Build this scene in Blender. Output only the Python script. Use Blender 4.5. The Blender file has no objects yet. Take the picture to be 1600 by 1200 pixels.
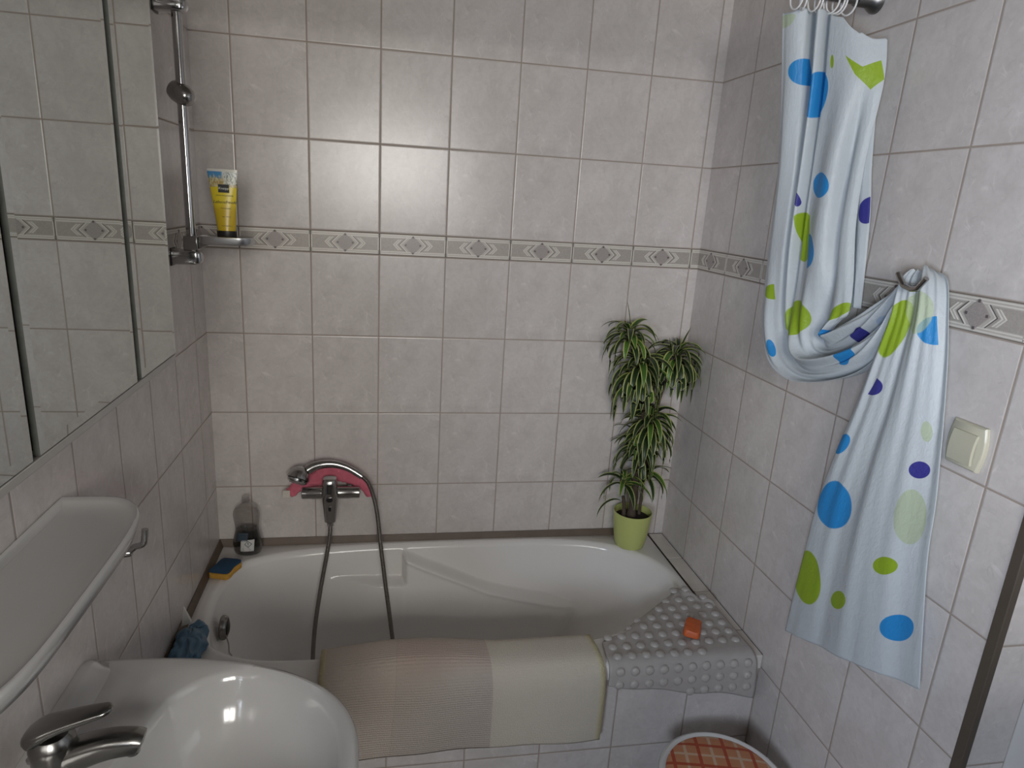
import bpy, math, random
from mathutils import Vector, Matrix, noise
random.seed(7)
R = math.radians
C = bpy.context.scene.collection
LX, RX = -0.1047, 1.4310            # left and right walls; the back wall is Y = 0
YREAR, CEIL = -3.35, 2.52
RIM = 0.575                          # bathtub rim height
RWEND = -1.277                       # where the right wall turns its corner

# ------------------------------------------------------------------ node helper
class NT:
    def __init__(s, name):
        s.m = bpy.data.materials.new(name); s.m.use_nodes = True
        s.t = s.m.node_tree; s.n = s.t.nodes; s.bsdf = s.n['Principled BSDF']
    def node(s, typ, **kw):
        n = s.n.new(typ)
        for k, v in kw.items(): setattr(n, k, v)
        return n
    def link(s, a, b): s.t.links.new(a, b)
    def put(s, sock, v):
        if isinstance(v, bpy.types.NodeSocket): s.link(v, sock)
        elif v is not None: sock.default_value = v
    def math(s, op, a, b=None, c=None, clamp=False):
        n = s.node('ShaderNodeMath', operation=op); n.use_clamp = clamp
        s.put(n.inputs[0], a); s.put(n.inputs[1], b); s.put(n.inputs[2], c)
        return n.outputs[0]
    def vmath(s, op, a, b=None):
        n = s.node('ShaderNodeVectorMath', operation=op)
        s.put(n.inputs[0], a); s.put(n.inputs[1], b)
        return n.outputs[1] if op in ('DOT_PRODUCT', 'LENGTH') else n.outputs[0]
    def smooth(s, v, a, b):
        n = s.node('ShaderNodeMapRange', interpolation_type='SMOOTHSTEP')
        s.put(n.inputs[0], v); n.inputs[1].default_value = a; n.inputs[2].default_value = b
        return n.outputs[0]
    def mix(s, f, a, b):
        n = s.node('ShaderNodeMix', data_type='RGBA')
        s.put(n.inputs[0], f); s.put(n.inputs[6], col(a)); s.put(n.inputs[7], col(b))
        return n.outputs[2]
    def noise(s, vec, scale, detail=3, rough=.5, dist=0):
        n = s.node('ShaderNodeTexNoise')
        s.put(n.inputs['Vector'], vec); n.inputs['Scale'].default_value = scale
        n.inputs['Detail'].default_value = detail; n.inputs['Roughness'].default_value = rough
        n.inputs['Distortion'].default_value = dist
        return n.outputs[0]
    def uv(s): return s.node('ShaderNodeTexCoord').outputs['UV']
    def obj(s): return s.node('ShaderNodeTexCoord').outputs['Object']
    def sep(s, v):
        n = s.node('ShaderNodeSeparateXYZ'); s.link(v, n.inputs[0]); return n.outputs
    def comb(s, x, y, z=0.0):
        n = s.node('ShaderNodeCombineXYZ')
        for i, v in enumerate((x, y, z)): s.put(n.inputs[i], v)
        return n.outputs[0]
    def bump(s, h, strength=.3, dist=.002, normal=None):
        n = s.node('ShaderNodeBump'); n.inputs['Strength'].default_value = strength
        n.inputs['Distance'].default_value = dist; s.link(h, n.inputs['Height'])
        if normal is not None: s.link(normal, n.inputs['Normal'])
        s.link(n.outputs[0], s.bsdf.inputs['Normal'])
    def set(s, **kw):
        for k, v in kw.items():
            s.put(s.bsdf.inputs[k.replace('_', ' ')], col(v) if k == 'Base_Color' else v)
        return s

def srgb(r, g, b):
    f = lambda c: (c/255/12.92) if c/255 <= .04045 else ((c/255+.055)/1.055)**2.4
    return (f(r), f(g), f(b), 1)
def col(v):
    if isinstance(v, (tuple, list)) and len(v) == 3: return (*v, 1)
    return v

def plain(name, c, rough=.5, metal=0, spec=.5, nscale=0, namt=.12, bump=0, bscale=200, **kw):
    t = NT(name)
    if nscale:
        f = t.noise(t.obj(), nscale, 4)
        t.set(Base_Color=t.mix(f, tuple(x*(1-namt) for x in c[:3]), tuple(min(1, x*(1+namt)) for x in c[:3])))
    else: t.set(Base_Color=c)
    t.set(Roughness=rough, Metallic=metal, Specular_IOR_Level=spec, **kw)
    if bump: t.bump(t.noise(t.obj(), bscale, 3), bump, .001)
    return t.m

# ------------------------------------------------------------------ mesh helper
class MB:
    def __init__(s): s.v = []; s.f = []; s.mi = []; s.uv = {}
    def add(s, vs, fs, mi=0, uvs=None):
        o = len(s.v); s.v += [tuple(p) for p in vs]
        for f in fs: s.f.append(tuple(i+o for i in f)); s.mi.append(mi)
        if uvs:
            for i, u in enumerate(uvs): s.uv[o+i] = u
        return s
    def box(s, a, b, mi=0):
        (x0, y0, z0), (x1, y1, z1) = a, b
        return s.add([(x0,y0,z0),(x1,y0,z0),(x1,y1,z0),(x0,y1,z0),(x0,y0,z1),(x1,y0,z1),(x1,y1,z1),(x0,y1,z1)],
              [(0,3,2,1),(4,5,6,7),(0,1,5,4),(1,2,6,5),(2,3,7,6),(3,0,4,7)], mi)
    def grid(s, rows, mi=0, closed=False, uv=None, caps=False):
        n = len(rows[0]); vs = [p for r in rows for p in r]; fs = []
        for i in range(len(rows)-1):
            for j in range(n if closed else n-1):
                k = (j+1) % n; fs.append((i*n+j, i*n+k, (i+1)*n+k, (i+1)*n+j))
        if caps: fs += [tuple(range(n))[::-1], tuple((len(rows)-1)*n+j for j in range(n))]
        return s.add(vs, fs, mi, [u for r in uv for u in r] if uv else None)
    def lathe(s, prof, c=(0,0,0), axis='Z', n=32, mi=0, sx=1, sy=1):
        rows = []
        for r, h in prof:
            row = []
            for j in range(n):
                a = 2*math.pi*j/n; x, y = r*sx*math.cos(a), r*sy*math.sin(a)
                p = {'Z': (x, y, h), 'X': (h, x, y), 'Y': (x, h, y)}[axis]
                row.append((p[0]+c[0], p[1]+c[1], p[2]+c[2]))
            rows.append(row)
        return s.grid(rows, mi, True, caps=True)
    def tube(s, pts, rad, n=12, mi=0, caps=True, flat=1.0):
        P = [Vector(p) for p in pts]; m = len(P)
        rad = rad if isinstance(rad, (list, tuple)) else [rad]*m
        T = [(P[min(i+1, m-1)]-P[max(i-1, 0)]).normalized() for i in range(m)]
        u = T[0].orthogonal().normalized(); rows = []
        for i in range(m):
            u = (u-T[i]*u.dot(T[i])).normalized(); w = T[i].cross(u)
            rows.append([tuple(P[i]+rad[i]*(math.cos(2*math.pi*j/n)*u+flat*math.sin(2*math.pi*j/n)*w)) for j in range(n)])
        return s.grid(rows, mi, True, caps=caps)
    def build(s, name, mat, parent=None, smooth=True, angle=40, bevel=0, seg=2, solid=0, sub=0, recalc=True):
        me = bpy.data.meshes.new(name); me.from_pydata(s.v, [], s.f); me.update()
        mats = mat if isinstance(mat, (list, tuple)) else [mat]
        for m in mats: me.materials.append(m)
        me.polygons.foreach_set('material_index', s.mi)
        if s.uv:
            L = me.uv_layers.new(name='UVMap')
            for lp in me.loops: L.data[lp.index].uv = s.uv.get(lp.vertex_index, (0, 0))[:2]
        if recalc:
            import bmesh
            b = bmesh.new(); b.from_mesh(me); bmesh.ops.recalc_face_normals(b, faces=b.faces); b.to_mesh(me); b.free()
        if smooth:
            me.shade_smooth()
            me.set_sharp_from_angle(angle=R(angle))
        o = bpy.data.objects.new(name, me); C.objects.link(o)
        if parent is not None:
            o.parent = parent
            o.matrix_parent_inverse = Matrix.Translation(-world_loc(parent))
        if bevel:
            d = o.modifiers.new('Bevel', 'BEVEL'); d.width = bevel; d.segments = seg; d.limit_method = 'ANGLE'
        if solid:
            d = o.modifiers.new('Solidify', 'SOLIDIFY'); d.thickness = solid; d.offset = 0
        if sub:
            d = o.modifiers.new('Subdivision', 'SUBSURF'); d.levels = d.render_levels = sub
        return o

def world_loc(o):
    v = Vector(o.location)
    if o.parent is not None and o.type == 'EMPTY': v += world_loc(o.parent)
    return v
def tag(o, label=None, cat=None, group=None, kind=None):
    if label: o['label'] = label
    if cat: o['category'] = cat
    if group: o['group'] = group
    if kind: o['kind'] = kind
    return o
def thing(name, loc, label, cat, group=None):
    o = bpy.data.objects.new(name, None); C.objects.link(o); o.location = loc
    o.empty_display_size = .02
    return tag(o, label, cat, group)
def structure(o, label=None): return tag(o, label, None, None, 'structure')
def catm(P, t):
    n = len(P)-1; i = min(int(t), n-1); f = t-i
    a, b, c, d = (Vector(P[max(0, min(n, i+k))]) for k in (-1, 0, 1, 2))
    return .5*((2*b)+(c-a)*f+(2*a-5*b+4*c-d)*f*f+(3*b-a-3*c+d)*f**3)
def spline(P, n): return [catm(P, (len(P)-1)*i/(n-1)) for i in range(n)]
def sm(x, a, b):
    t = max(0, min(1, (x-a)/(b-a))); return t*t*(3-2*t)
def lerp(a, b, t): return a+(b-a)*t
def text_mesh(name, txt, mat, parent, origin, right, up, size, extrude=.0002, shear=0, align='CENTER'):
    cu = bpy.data.curves.new(name, 'FONT'); cu.body = txt; cu.size = size; cu.extrude = extrude; cu.shear = shear
    cu.align_x = align; cu.align_y = 'CENTER'
    tmp = bpy.data.objects.new('tmp', cu); C.objects.link(tmp)
    dg = bpy.context.evaluated_depsgraph_get(); dg.update()
    me = bpy.data.meshes.new_from_object(tmp.evaluated_get(dg)); bpy.data.objects.remove(tmp)
    right, up = Vector(right).normalized(), Vector(up).normalized(); nrm = right.cross(up)
    M = Matrix((right, up, nrm)).transposed().to_4x4(); M.translation = Vector(origin)
    me.transform(M); me.materials.clear(); me.materials.append(mat); me.name = name
    o = bpy.data.objects.new(name, me); C.objects.link(o); o.parent = parent
    o.matrix_parent_inverse = Matrix.Translation(-world_loc(parent))
    return o

# ------------------------------------------------------------------ materials
def tile_material(name, floor=False, c1=(.60,.558,.535), c2=(.68,.638,.615)):
    t = NT(name); u, v, _ = t.sep(t.uv())
    cu = t.math('DIVIDE', u, .2)
    if floor: cv = t.math('DIVIDE', v, .2)
    else:
        hi = t.math('GREATER_THAN', v, 1.563)
        lo_v = t.math('DIVIDE', t.math('SUBTRACT', v, .78), .25)
        hi_v = t.math('ADD', t.math('DIVIDE', t.math('SUBTRACT', v, 1.5949), .25), 40.)
        cv = t.math('ADD', t.math('MULTIPLY', lo_v, t.math('SUBTRACT', 1., hi)), t.math('MULTIPLY', hi_v, hi))
    fu, fv = t.math('FRACT', cu), t.math('FRACT', cv)
    iu, iv = t.math('FLOOR', cu), t.math('FLOOR', cv)
    du = t.math('MULTIPLY', t.math('MINIMUM', fu, t.math('SUBTRACT', 1., fu)), .2)
    dv = t.math('MULTIPLY', t.math('MINIMUM', fv, t.math('SUBTRACT', 1., fv)), .25)
    d = t.math('MINIMUM', du, dv)
    wn = t.node('ShaderNodeTexWhiteNoise', noise_dimensions='2D'); t.link(t.comb(iu, iv), wn.inputs['Vector'])
    rnd = wn.outputs['Color']
    # the printed marbling repeats from tile to tile in a few variants
    var = t.math('FLOOR', t.math('MULTIPLY', wn.outputs['Value'], 3.))
    lx, ly = t.math('MULTIPLY', fu, .2), t.math('MULTIPLY', fv, .25)
    p = t.comb(t.math('ADD', lx, t.math('MULTIPLY', var, 3.1)), t.math('ADD', ly, t.math('MULTIPLY', var, 1.7)))
    n1 = t.noise(p, 11, 5, .6, .8); n2 = t.noise(p, 30, 4, .65, 1.2); n3 = t.noise(p, 110, 3)
    def vein(sc, w, dist, mask):
        x = t.math('ABSOLUTE', t.math('SUBTRACT', t.noise(t.vmath('MULTIPLY', p, (1., .72, 1.)), sc, 2, .5, dist), .5))
        return t.math('MULTIPLY', t.math('SUBTRACT', 1., t.smooth(x, 0., w)), t.smooth(t.noise(p, mask, 2), .50, .66))
    base = t.mix(t.smooth(n1, .3, .7), c1, c2)
    base = t.mix(t.math('MULTIPLY', t.smooth(n2, .42, .72), .34), base, tuple(x*.84 for x in c1))
    base = t.mix(t.math('MULTIPLY', t.smooth(n2, .52, .34), .0), base, c2)
    base = t.mix(t.math('MULTIPLY', vein(9, .016, 1.2, 24), .42), base, tuple(min(1, x*1.24) for x in c2))
    base = t.mix(t.math('MULTIPLY', vein(21, .028, 1.8, 31), .30), base, tuple(min(1, x*1.2) for x in c2))
    base = t.mix(t.math('MULTIPLY', vein(16, .022, 1.5, 27), .30), base, tuple(x*.72 for x in c1))
    tone = t.math('MULTIPLY', t.sep(rnd)[1], .10)
    base = t.mix(tone, base, tuple(x*.72 for x in c1))
    base = t.mix(t.math('MULTIPLY', t.math('SUBTRACT', n3, .42), .5, clamp=True), base, tuple(x*.78 for x in c1))
    g = t.math('SUBTRACT', 1., t.smooth(d, .0015, .0024))
    gcol = t.mix(t.noise(t.comb(u, v), 14, 3), (.33,.275,.235), (.42,.355,.31))
    t.set(Base_Color=t.mix(g, base, gcol))
    t.set(Roughness=t.math('ADD', .24, t.math('MULTIPLY', g, .5)), Specular_IOR_Level=.5)
    geo = t.node('ShaderNodeNewGeometry').outputs['Normal']
    tilt = t.vmath('MULTIPLY', t.vmath('SUBTRACT', rnd, (.5, .5, .5)), (.02, .02, .02))
    nn = t.vmath('NORMALIZE', t.vmath('ADD', geo, tilt))
    h = t.math('ADD', t.smooth(d, .0012, .0045), t.math('MULTIPLY', n3, .05))
    t.bump(h, .40, .0014, nn)
    return t.m

M = {}
M['tile'] = tile_material('glazed_wall_tile')
M['floor'] = tile_material('floor_tile', True, (.10,.085,.075), (.14,.12,.11))
M['white'] = plain('white_paint', (.78,.78,.77), .6, nscale=3, namt=.02)
M['ceramic'] = plain('white_ceramic', (.47,.465,.458), .13, spec=.6, nscale=5, namt=.02, Coat_Weight=.3, Coat_Roughness=.05)
M['acrylic'] = plain('white_acrylic', (.77,.755,.735), .16, spec=.5, nscale=4, namt=.02)
M['chrome'] = plain('chrome', (.52,.52,.52), .13, 1, nscale=25, namt=.08)
M['dull_chrome'] = plain('worn_chrome', (.42,.41,.40), .22, 1, nscale=30, namt=.12)
M['dark'] = plain('dark_plastic', (.012,.010,.009), .4, nscale=30)
M['silicone'] = plain('brown_silicone', (.125,.092,.068), .55, nscale=22, namt=.3, bump=.2, bscale=60)
M['joint'] = plain('dark_joint', (.035,.028,.022), .7, nscale=40, namt=.3)
M['profile'] = plain('bronze_profile', (.085,.068,.052), .42, nscale=15, namt=.2)
M['grout'] = plain('grout', (.16,.135,.115), .8, nscale=30)
M['b_base'] = plain('border_beige', (.52,.485,.44), .3, nscale=120, namt=.10)
M['b_field'] = plain('border_taupe', (.40,.365,.33), .35, nscale=260, namt=.22)
M['b_light'] = plain('border_cream', (.72,.69,.635), .3, nscale=60, namt=.05)
M['b_diam'] = plain('border_mauve', (.36,.32,.305), .35, nscale=300, namt=.28)
M['b_dark'] = plain('border_dark', (.12,.10,.10), .35)
M['ledge'] = plain('ledge_tile', (.66,.62,.58), .3, nscale=30, namt=.1)

# ------------------------------------------------------------------ room shell
def wall(name, quads, mat=None, thick=None):
    """quads: (origin, u-vector, width, z0, z1, u0); one slab each, UV in metres"""
    m = MB()
    for (o, ud, w, z0, z1, u0, back) in quads:
        o = Vector(o); ud = Vector(ud); bk = Vector(back)
        pts = [(o+ud*a+bk*k+Vector((0,0,z))) for k in (0, 1) for z in (z0, z1) for a in (0, w)]
        uvs = [(u0+a, z) for k in (0, 1) for z in (z0, z1) for a in (0, w)]
        m.add(pts, [(0,1,3,2),(4,6,7,5),(0,4,5,1),(2,3,7,6),(0,2,6,4),(1,5,7,3)], 0, uvs)
    return structure(m.build(name, mat or M['tile'], smooth=False))

wall('wall_back', [((LX-.12, 0, 0), (1,0,0), RX-LX+.24, 0, CEIL, LX-.12, (0,.12,0))])
WY0, WY1, LZ0, LZ1, YP = -3.27, -2.40, 1.08, 1.80, -1.70
absorber = plain('dark_bounce_absorber', (.085,.070,.058), .6, nscale=6, namt=.25)  # invented dark finish for unseen walls, soaks up bounced light
L0 = lambda y: -y-.123
def lw(y0, y1, z0, z1): return ((LX, y0, 0), (0,-1,0), y0-y1, z0, z1, L0(y0), (-.14,0,0))
wall('wall_left', [lw(0, YP, 0, CEIL)])
wall('wall_left', [lw(YP, WY1, 0, CEIL), lw(WY0, YREAR, 0, CEIL), lw(WY1, WY0, 0, LZ0), lw(WY1, WY0, LZ1, CEIL)], absorber)
wall('wall_right', [((RX, 0, 0), (0,-1,0), -RWEND, 0, CEIL, -.184, (.12,0,0))])
wall('wall_niche', [((RX+.12, RWEND, 0), (1,0,0), .30, 0, CEIL, .0, (0,.12,0)), ((RX+.0005, RWEND-.002, 0), (1,0,0), .13, 0, CEIL, .02, (0,.002,0))])
wall('wall_side', [((RX+.40, RWEND, 0), (0,-1,0), RWEND-YREAR, 0, CEIL, 0, (.12,0,0))], absorber)
# rear wall behind the camera, with a window opening
WX0, WX1, WZ0, WZ1, REV = .02, .98, 1.52, 2.32, .18
def rw(x0, x1, z0, z1): return ((x0, YREAR-REV, 0), (1,0,0), x1-x0, z0, z1, x0, (0,REV,0))
wall('wall_rear', [rw(LX-.12, WX0, 0, CEIL), rw(WX1, RX+.52, 0, CEIL), rw(WX0, WX1, 0, WZ0), rw(WX0, WX1, WZ1, CEIL)], absorber)
f = MB(); x0, x1, y0, y1 = LX-.12, RX+.52, YREAR-REV, .12
f.add([(x0,y0,0),(x1,y0,0),(x1,y1,0),(x0,y1,0),(x0,y0,-.1),(x1,y0,-.1),(x1,y1,-.1),(x0,y1,-.1)],
      [(0,1,2,3),(4,7,6,5),(0,4,5,1),(1,5,6,2),(2,6,7,3),(3,7,4,0)], 0, [(x0,y0),(x1,y0),(x1,y1),(x0,y1)]*2)
structure(f.build('floor', M['floor'], smooth=False))
f = MB(); f.box((x0, y0, CEIL), (x1, y1, CEIL+.1)); structure(f.build('ceiling', plain('ceiling_paint', (.20,.185,.165), .7, nscale=3, namt=.03), smooth=False))

# window behind the camera, set at the outer side of the reveal
wy = YREAR-REV
m = MB()
for a, b in (((WX0, WZ0), (WX1, WZ0+.05)), ((WX0, WZ1-.05), (WX1, WZ1)), ((WX0, WZ0), (WX0+.05, WZ1)), ((WX1-.05, WZ0), (WX1, WZ1)), (((WX0+WX1)/2-.03, WZ0), ((WX0+WX1)/2+.03, WZ1))):
    m.box((a[0], wy+.03, a[1]), (b[0], wy+.08, b[1]))
win = structure(m.build('window_1', M['white'], bevel=.004), 'white framed window in the rear wall behind the camera')
t = NT('window_pane'); tr_ = t.node('ShaderNodeBsdfTransparent'); gl_ = t.node('ShaderNodeBsdfGlossy'); gl_.inputs['Roughness'].default_value = .02
mxs = t.node('ShaderNodeMixShader'); mxs.inputs[0].default_value = .06; t.link(tr_.outputs[0], mxs.inputs[1]); t.link(gl_.outputs[0], mxs.inputs[2])
t.link(mxs.outputs[0], t.n['Material Output'].inputs['Surface'])
m = MB(); m.box((WX0+.04, wy+.050, WZ0+.04), (WX1-.04, wy+.054, WZ1-.04)); m.build('pane', t.m, win, smooth=False)
m = MB()
for a, b in (((WY0, LZ0), (WY1, LZ0+.05)), ((WY0, LZ1-.05), (WY1, LZ1)), ((WY0, LZ0), (WY0+.05, LZ1)), ((WY1-.05, LZ0), (WY1, LZ1)), ((WY0, LZ0+.45), (WY1, LZ0+.50))):
    m.box((LX-.11, a[0], a[1]), (LX-.06, b[0], b[1]))
win2 = structure(m.build('window_2', M['white'], bevel=.004), 'white framed window in the left wall behind the camera')
m = MB(); m.box((LX-.088, WY0+.04, LZ0+.04), (LX-.084, WY1-.04, LZ1-.04)); m.build('pane', t.m, win2, smooth=False)

# unseen half-height blocker behind the camera, added to shade the lower right
wall('wall_light_blocker', [((.60, -2.24, 0), (1,0,0), RX+.40-.60, 0, 1.40, 0, (0,.10,0))], absorber)

# white door in the side wall and door casing in the niche on the right
DX = RX+.40
m = MB(); m.box((DX-.035, -2.12, 0), (DX-.002, -1.40, 2.02)); d1 = structure(m.build('door_1', M['white'], bevel=.003))
m = MB()
for z0 in (.15, 1.1): m.box((DX-.043, -2.00, z0), (DX-.033, -1.52, z0+.78))
m.build('door_panel', M['white'], d1, bevel=.006)
m = MB(); m.tube([(DX-.03, -2.05, 1.02), (DX-.08, -2.05, 1.02), (DX-.085, -1.93, 1.02)], .009); m.build('door_handle', M['chrome'], d1)
m = MB(); m.box((RX+.091, RWEND-.05, 0), (RX+.165, RWEND-.001, 2.1)); m.box((RX+.11, RWEND-.058, 0), (RX+.15, RWEND-.05, 2.1))
structure(m.build('trim_6', plain('door_casing_paint', (.62,.61,.60), .45, nscale=6, namt=.03), bevel=.006), 'pale upright door casing at the far right edge')
m = MB(); m.box((RX-.004, RWEND-.006, 0), (RX+.010, RWEND+.014, CEIL))
structure(m.build('trim_5', M['profile'], bevel=.002), 'dark brown corner profile where the right wall ends')

# ------------------------------------------------------------------ border tiles
BZ, BH = 1.5307, .0642
def clip(poly, lo, hi):
    for sgn, lim in ((1, lo), (-1, -hi)):
        out = []
        for i in range(len(poly)):
            a, b = poly[i-1], poly[i]; da, db = sgn*a[0]-lim, sgn*b[0]-lim
            if (da >= 0) != (db >= 0):
                t = da/(da-db); out.append((lim*sgn, a[1]+(b[1]-a[1])*t))
            if db >= 0: out.append(b)
        poly = out
        if not poly: return poly
    return poly
def border_trim(name, to_world, starts, lo, hi, label):
    m = MB()
    def put(poly, h, mi, a, b):
        poly = clip(poly, a, b)
        if len(poly) < 3: return
        n = len(poly)
        vs = [to_world(u, BZ+w, h) for u, w in poly]+[to_world(u, BZ+w, 0) for u, w in poly]
        m.add(vs, [tuple(range(n))]+[(i, (i+1) % n, (i+1) % n+n, i+n) for i in range(n)], mi)
    rect = lambda a, b, c, d: [(a, c), (b, c), (b, d), (a, d)]
    put(rect(lo, hi, .0005, BH-.0005), .0006, 0, lo, hi)
    H, Z = BH/2, BH
    for s in starts:
        a, b = max(lo, s+.0016), min(hi, s+.1984)
        c = s+.1
        put(rect(s+.0016, s+.1984, .0022, Z-.0022), .0016, 1, a, b)
        for z in (.0050, .0105): 
            for zz in (z, Z-z): put(rect(s+.0016, s+.1984, zz-.0011, zz+.0011), .0022, 3, a, b)
        put(rect(s+.005, s+.195, .0135, Z-.0135), .0020, 2, a, b)
        for e in (s+.0030, s+.197): put(rect(e-.0011, e+.0011, .003, Z-.003), .0022, 3, a, b)
        for sg in (1, -1):
            def chev(x, half, w, h, mi):
                for q in (1, -1):
                    put([(c+sg*x, H), (c+sg*(x-half), H+q*half), (c+sg*(x-half-w), H+q*half), (c+sg*(x-w), H)][::sg*q], h, mi, a, b)
            chev(.0400, .020, .0110, .0024, 1)
            chev(.0400, .020, .0032, .0030, 3)
            chev(.0600, .0155, .0130, .0024, 1)
            chev(.0600, .0155, .0028, .0030, 3)
            chev(.0520, .0155, .0022, .0030, 3)
            chev(.0425, .020, .0016, .0032, 5)
        hd = .0275
        put([(c-hd, H), (c, H-hd), (c+hd, H), (c, H+hd)], .0034, 4, a, b)
        for du, dz in ((-hd+.006, 0), (hd-.006, 0), (0, hd-.004), (0, -hd+.004)):
            q = .0026; put(rect(c+du-q, c+du+q, H+dz-q, H+dz+q), .0038, 5, a, b)
    return structure(m.build(name, [M['grout'], M['b_base'], M['b_field'], M['b_light'], M['b_diam'], M['b_dark']], smooth=False), label)
border_trim('trim_1', lambda u, z, h: (u, -h, z), [-.2+.2*k for k in range(9)], LX, RX, 'beige border tiles with a row of diamonds on the back wall')
border_trim('trim_2', lambda u, z, h: (RX-h, -u, z), [-.016+.2*k for k in range(7)], .002, -RWEND, 'beige border tiles with a row of diamonds on the right wall')
border_trim('trim_3', lambda u, z, h: (LX+h, -u, z), [-.077+.2*k for k in range(10)], .002, -YP, 'beige border tiles with a row of diamonds on the left wall')
# brown silicone cove round the bathtub rim
m = MB()
for (p, q, n) in (((LX, -.0005), (1.372, -.0005), (0,-1)), ((LX+.0005, 0), (LX+.0005, -.70), (1,0))):
    rows = []
    for (x, y) in (p, q):
        pr = [(0, RIM-.004), (.013, RIM-.004), (.012, RIM+.004), (.006, RIM+.014), (.003, RIM+.021), (0, RIM+.021)]
        rows.append([(x+n[0]*d, y+n[1]*d, z) for d, z in pr])
    m.grid(rows, 0, True, caps=True)
structure(m.build('trim_4', M['silicone']), 'brown silicone strip along the bathtub edge')

# tiled apron in front of the bathtub and tiled ledge at its right end
m = MB()
def slab(m, o, ud, w, z0, z1, u0, back):
    o = Vector(o); ud = Vector(ud); bk = Vector(back)
    pts = [(o+ud*a+bk*k+Vector((0,0,z))) for k in (0, 1) for z in (z0, z1) for a in (0, w)]
    m.add(pts, [(0,1,3,2),(4,6,7,5),(0,4,5,1),(2,3,7,6),(0,2,6,4),(1,5,7,3)], 0, [(u0+a, z+.477) for k in (0, 1) for z in (z0, z1) for a in (0, w)])
slab(m, (LX, -.690, 0), (1,0,0), RX-LX-.001, 0, .530, LX-.028, (0,.05,0))
structure(m.build('wall_front', M['tile'], smooth=False), 'tiled apron wall below the bathtub')
m = MB()
ys = [-.006, -.184, -.384, -.584, -.694]
for a, b in zip(ys, ys[1:]): m.box((1.3765, b+.0015, .545), (1.4275, a-.0015, .5715))
m.box((1.3765, -.697, .530), (1.4275, -.690, .5715))
led = structure(m.build('trim_7', M['ledge'], bevel=.0015), 'narrow row of beige tiles between bathtub and right wall')
m = MB(); m.box((1.3715, -.690, .54), (1.4305, -.001, .5695)); m.build('joint', M['joint'], led, smooth=False)
# ------------------------------------------------------------------ bathtub
CREST = [(-.052,-.24),(-.022,-.15),(.03,-.100),(.156,-.062),(.339,-.040),(.532,-.034),(.777,-.034),(1.003,-.042),(1.177,-.080),(1.286,-.162),(1.335,-.255),
         (1.338,-.345),(1.29,-.43),(1.18,-.51),(1.05,-.575),(.9,-.602),(.6,-.606),(.3,-.606),(.1,-.592),(-.012,-.53),(-.046,-.44),(-.056,-.34)]
def closed_spline(P, N):
    n = len(P); fine = []
    for k in range(3000):
        t = n*k/3000; i = int(t); f = t-i
        a, b, c, d = (Vector((*P[(i+j) % n], 0)) for j in (-1, 0, 1, 2))
        fine.append(.5*((2*b)+(c-a)*f+(2*a-5*b+4*c-d)*f*f+(3*b-a-3*c+d)*f**3))
    L = [0]
    for i in range(1, 3001): L.append(L[-1]+(fine[i % 3000]-fine[i-1]).length)
    out, j = [], 0
    for k in range(N):
        while L[j+1] < L[-1]*k/N: j += 1
        out.append(fine[j])
    return out
NC = 560
crest = closed_spline(CREST, NC)
nrm = []
for i in range(NC):
    t = (crest[(i+6) % NC]-crest[i-6]).normalized(); nrm.append(Vector((t.y, -t.x, 0)))   # clockwise curve: right side = inward
ctr = Vector((.62, -.33, 0))
if sum(n.dot(ctr-p) for n, p in zip(nrm, crest)) < 0: nrm = [-n for n in nrm]
TX0, TX1, TY0, TY1 = LX+.002, 1.3712, -.700, -.002
def to_rect(p, e=0):
    d = p-ctr; k = min(((TX1-e if d.x > 0 else TX0+e)-ctr.x)/d.x if abs(d.x) > 1e-6 else 9, ((TY1-e if d.y > 0 else TY0+e)-ctr.y)/d.y if abs(d.y) > 1e-6 else 9)
    return ctr+d*k
def snapped(e):
    r = [to_rect(p, e) for p in crest]
    for cx in (TX0+e, TX1-e):
        for cy in (TY0+e, TY1-e):
            q = Vector((cx, cy, 0)); i = min(range(NC), key=lambda k: (r[k]-q).length); r[i] = q
    return r
def armrest(x):
    P = [(.497,.556),(.55,.530),(.639,.493),(.774,.436),(.90,.405),(.983,.390),(1.10,.372),(1.2,.362)]
    for a, b in zip(P, P[1:]):
        if a[0] <= x <= b[0]: return lerp(a[1], b[1], (x-a[0])/(b[0]-a[0]))
    return .556 if x < .5 else .36
def inset(p, n, z):
    d = max(0, (RIM-.014-z)/.40)
    e = .010+.075*d**1.15
    back = sm(-n.y, .55, .95)
    if back > 0 and p.x > .15:
        zr = armrest(p.x); st = sm(p.x, .482, .498)
        main = (.050*sm(zr-z, -.004, .008)+.005*math.exp(-((zr-.012-z)/.008)**2))*st*(1-sm(p.x, .98, 1.22))
        notch = .052*sm(.478+(.30-p.x)*.06-z, -.004, .008)*(1-st)*sm(p.x, .22, .42)
        e += back*(main+notch)
    q = p+n*e
    w = sm(p.x, .95, 1.34); q.x -= .24*w*d**1.1
    if p.x < .12: q.x += .05*d*sm(-p.x, -.12, .05)
    return q
rings = []
r0 = snapped(0); r1 = snapped(.006)
rings.append([(p.x, p.y, .530) for p in r0]); rings.append([(p.x, p.y, RIM-.007) for p in r0])
rings.append([(p.x, p.y, RIM-.001) for p in r1])
for off, z in ((-.024, RIM), (-.014, RIM+.0015), (-.006, RIM+.002), (0, RIM-.001), (.006, RIM-.007)):
    row = []
    for p, n in zip(crest, nrm):
        q = p+n*off; q.x = min(max(q.x, TX0+.008), TX1-.008); q.y = min(max(q.y, TY0+.008), TY1-.008)
        row.append((q.x, q.y, z))
    rings.append(row)
NL = 120
for k in range(NL+1):
    z = lerp(RIM-.014, .185, k/NL)
    rings.append([(*inset(p, n, z)[:2], z) for p, n in zip(crest, nrm)])
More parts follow.
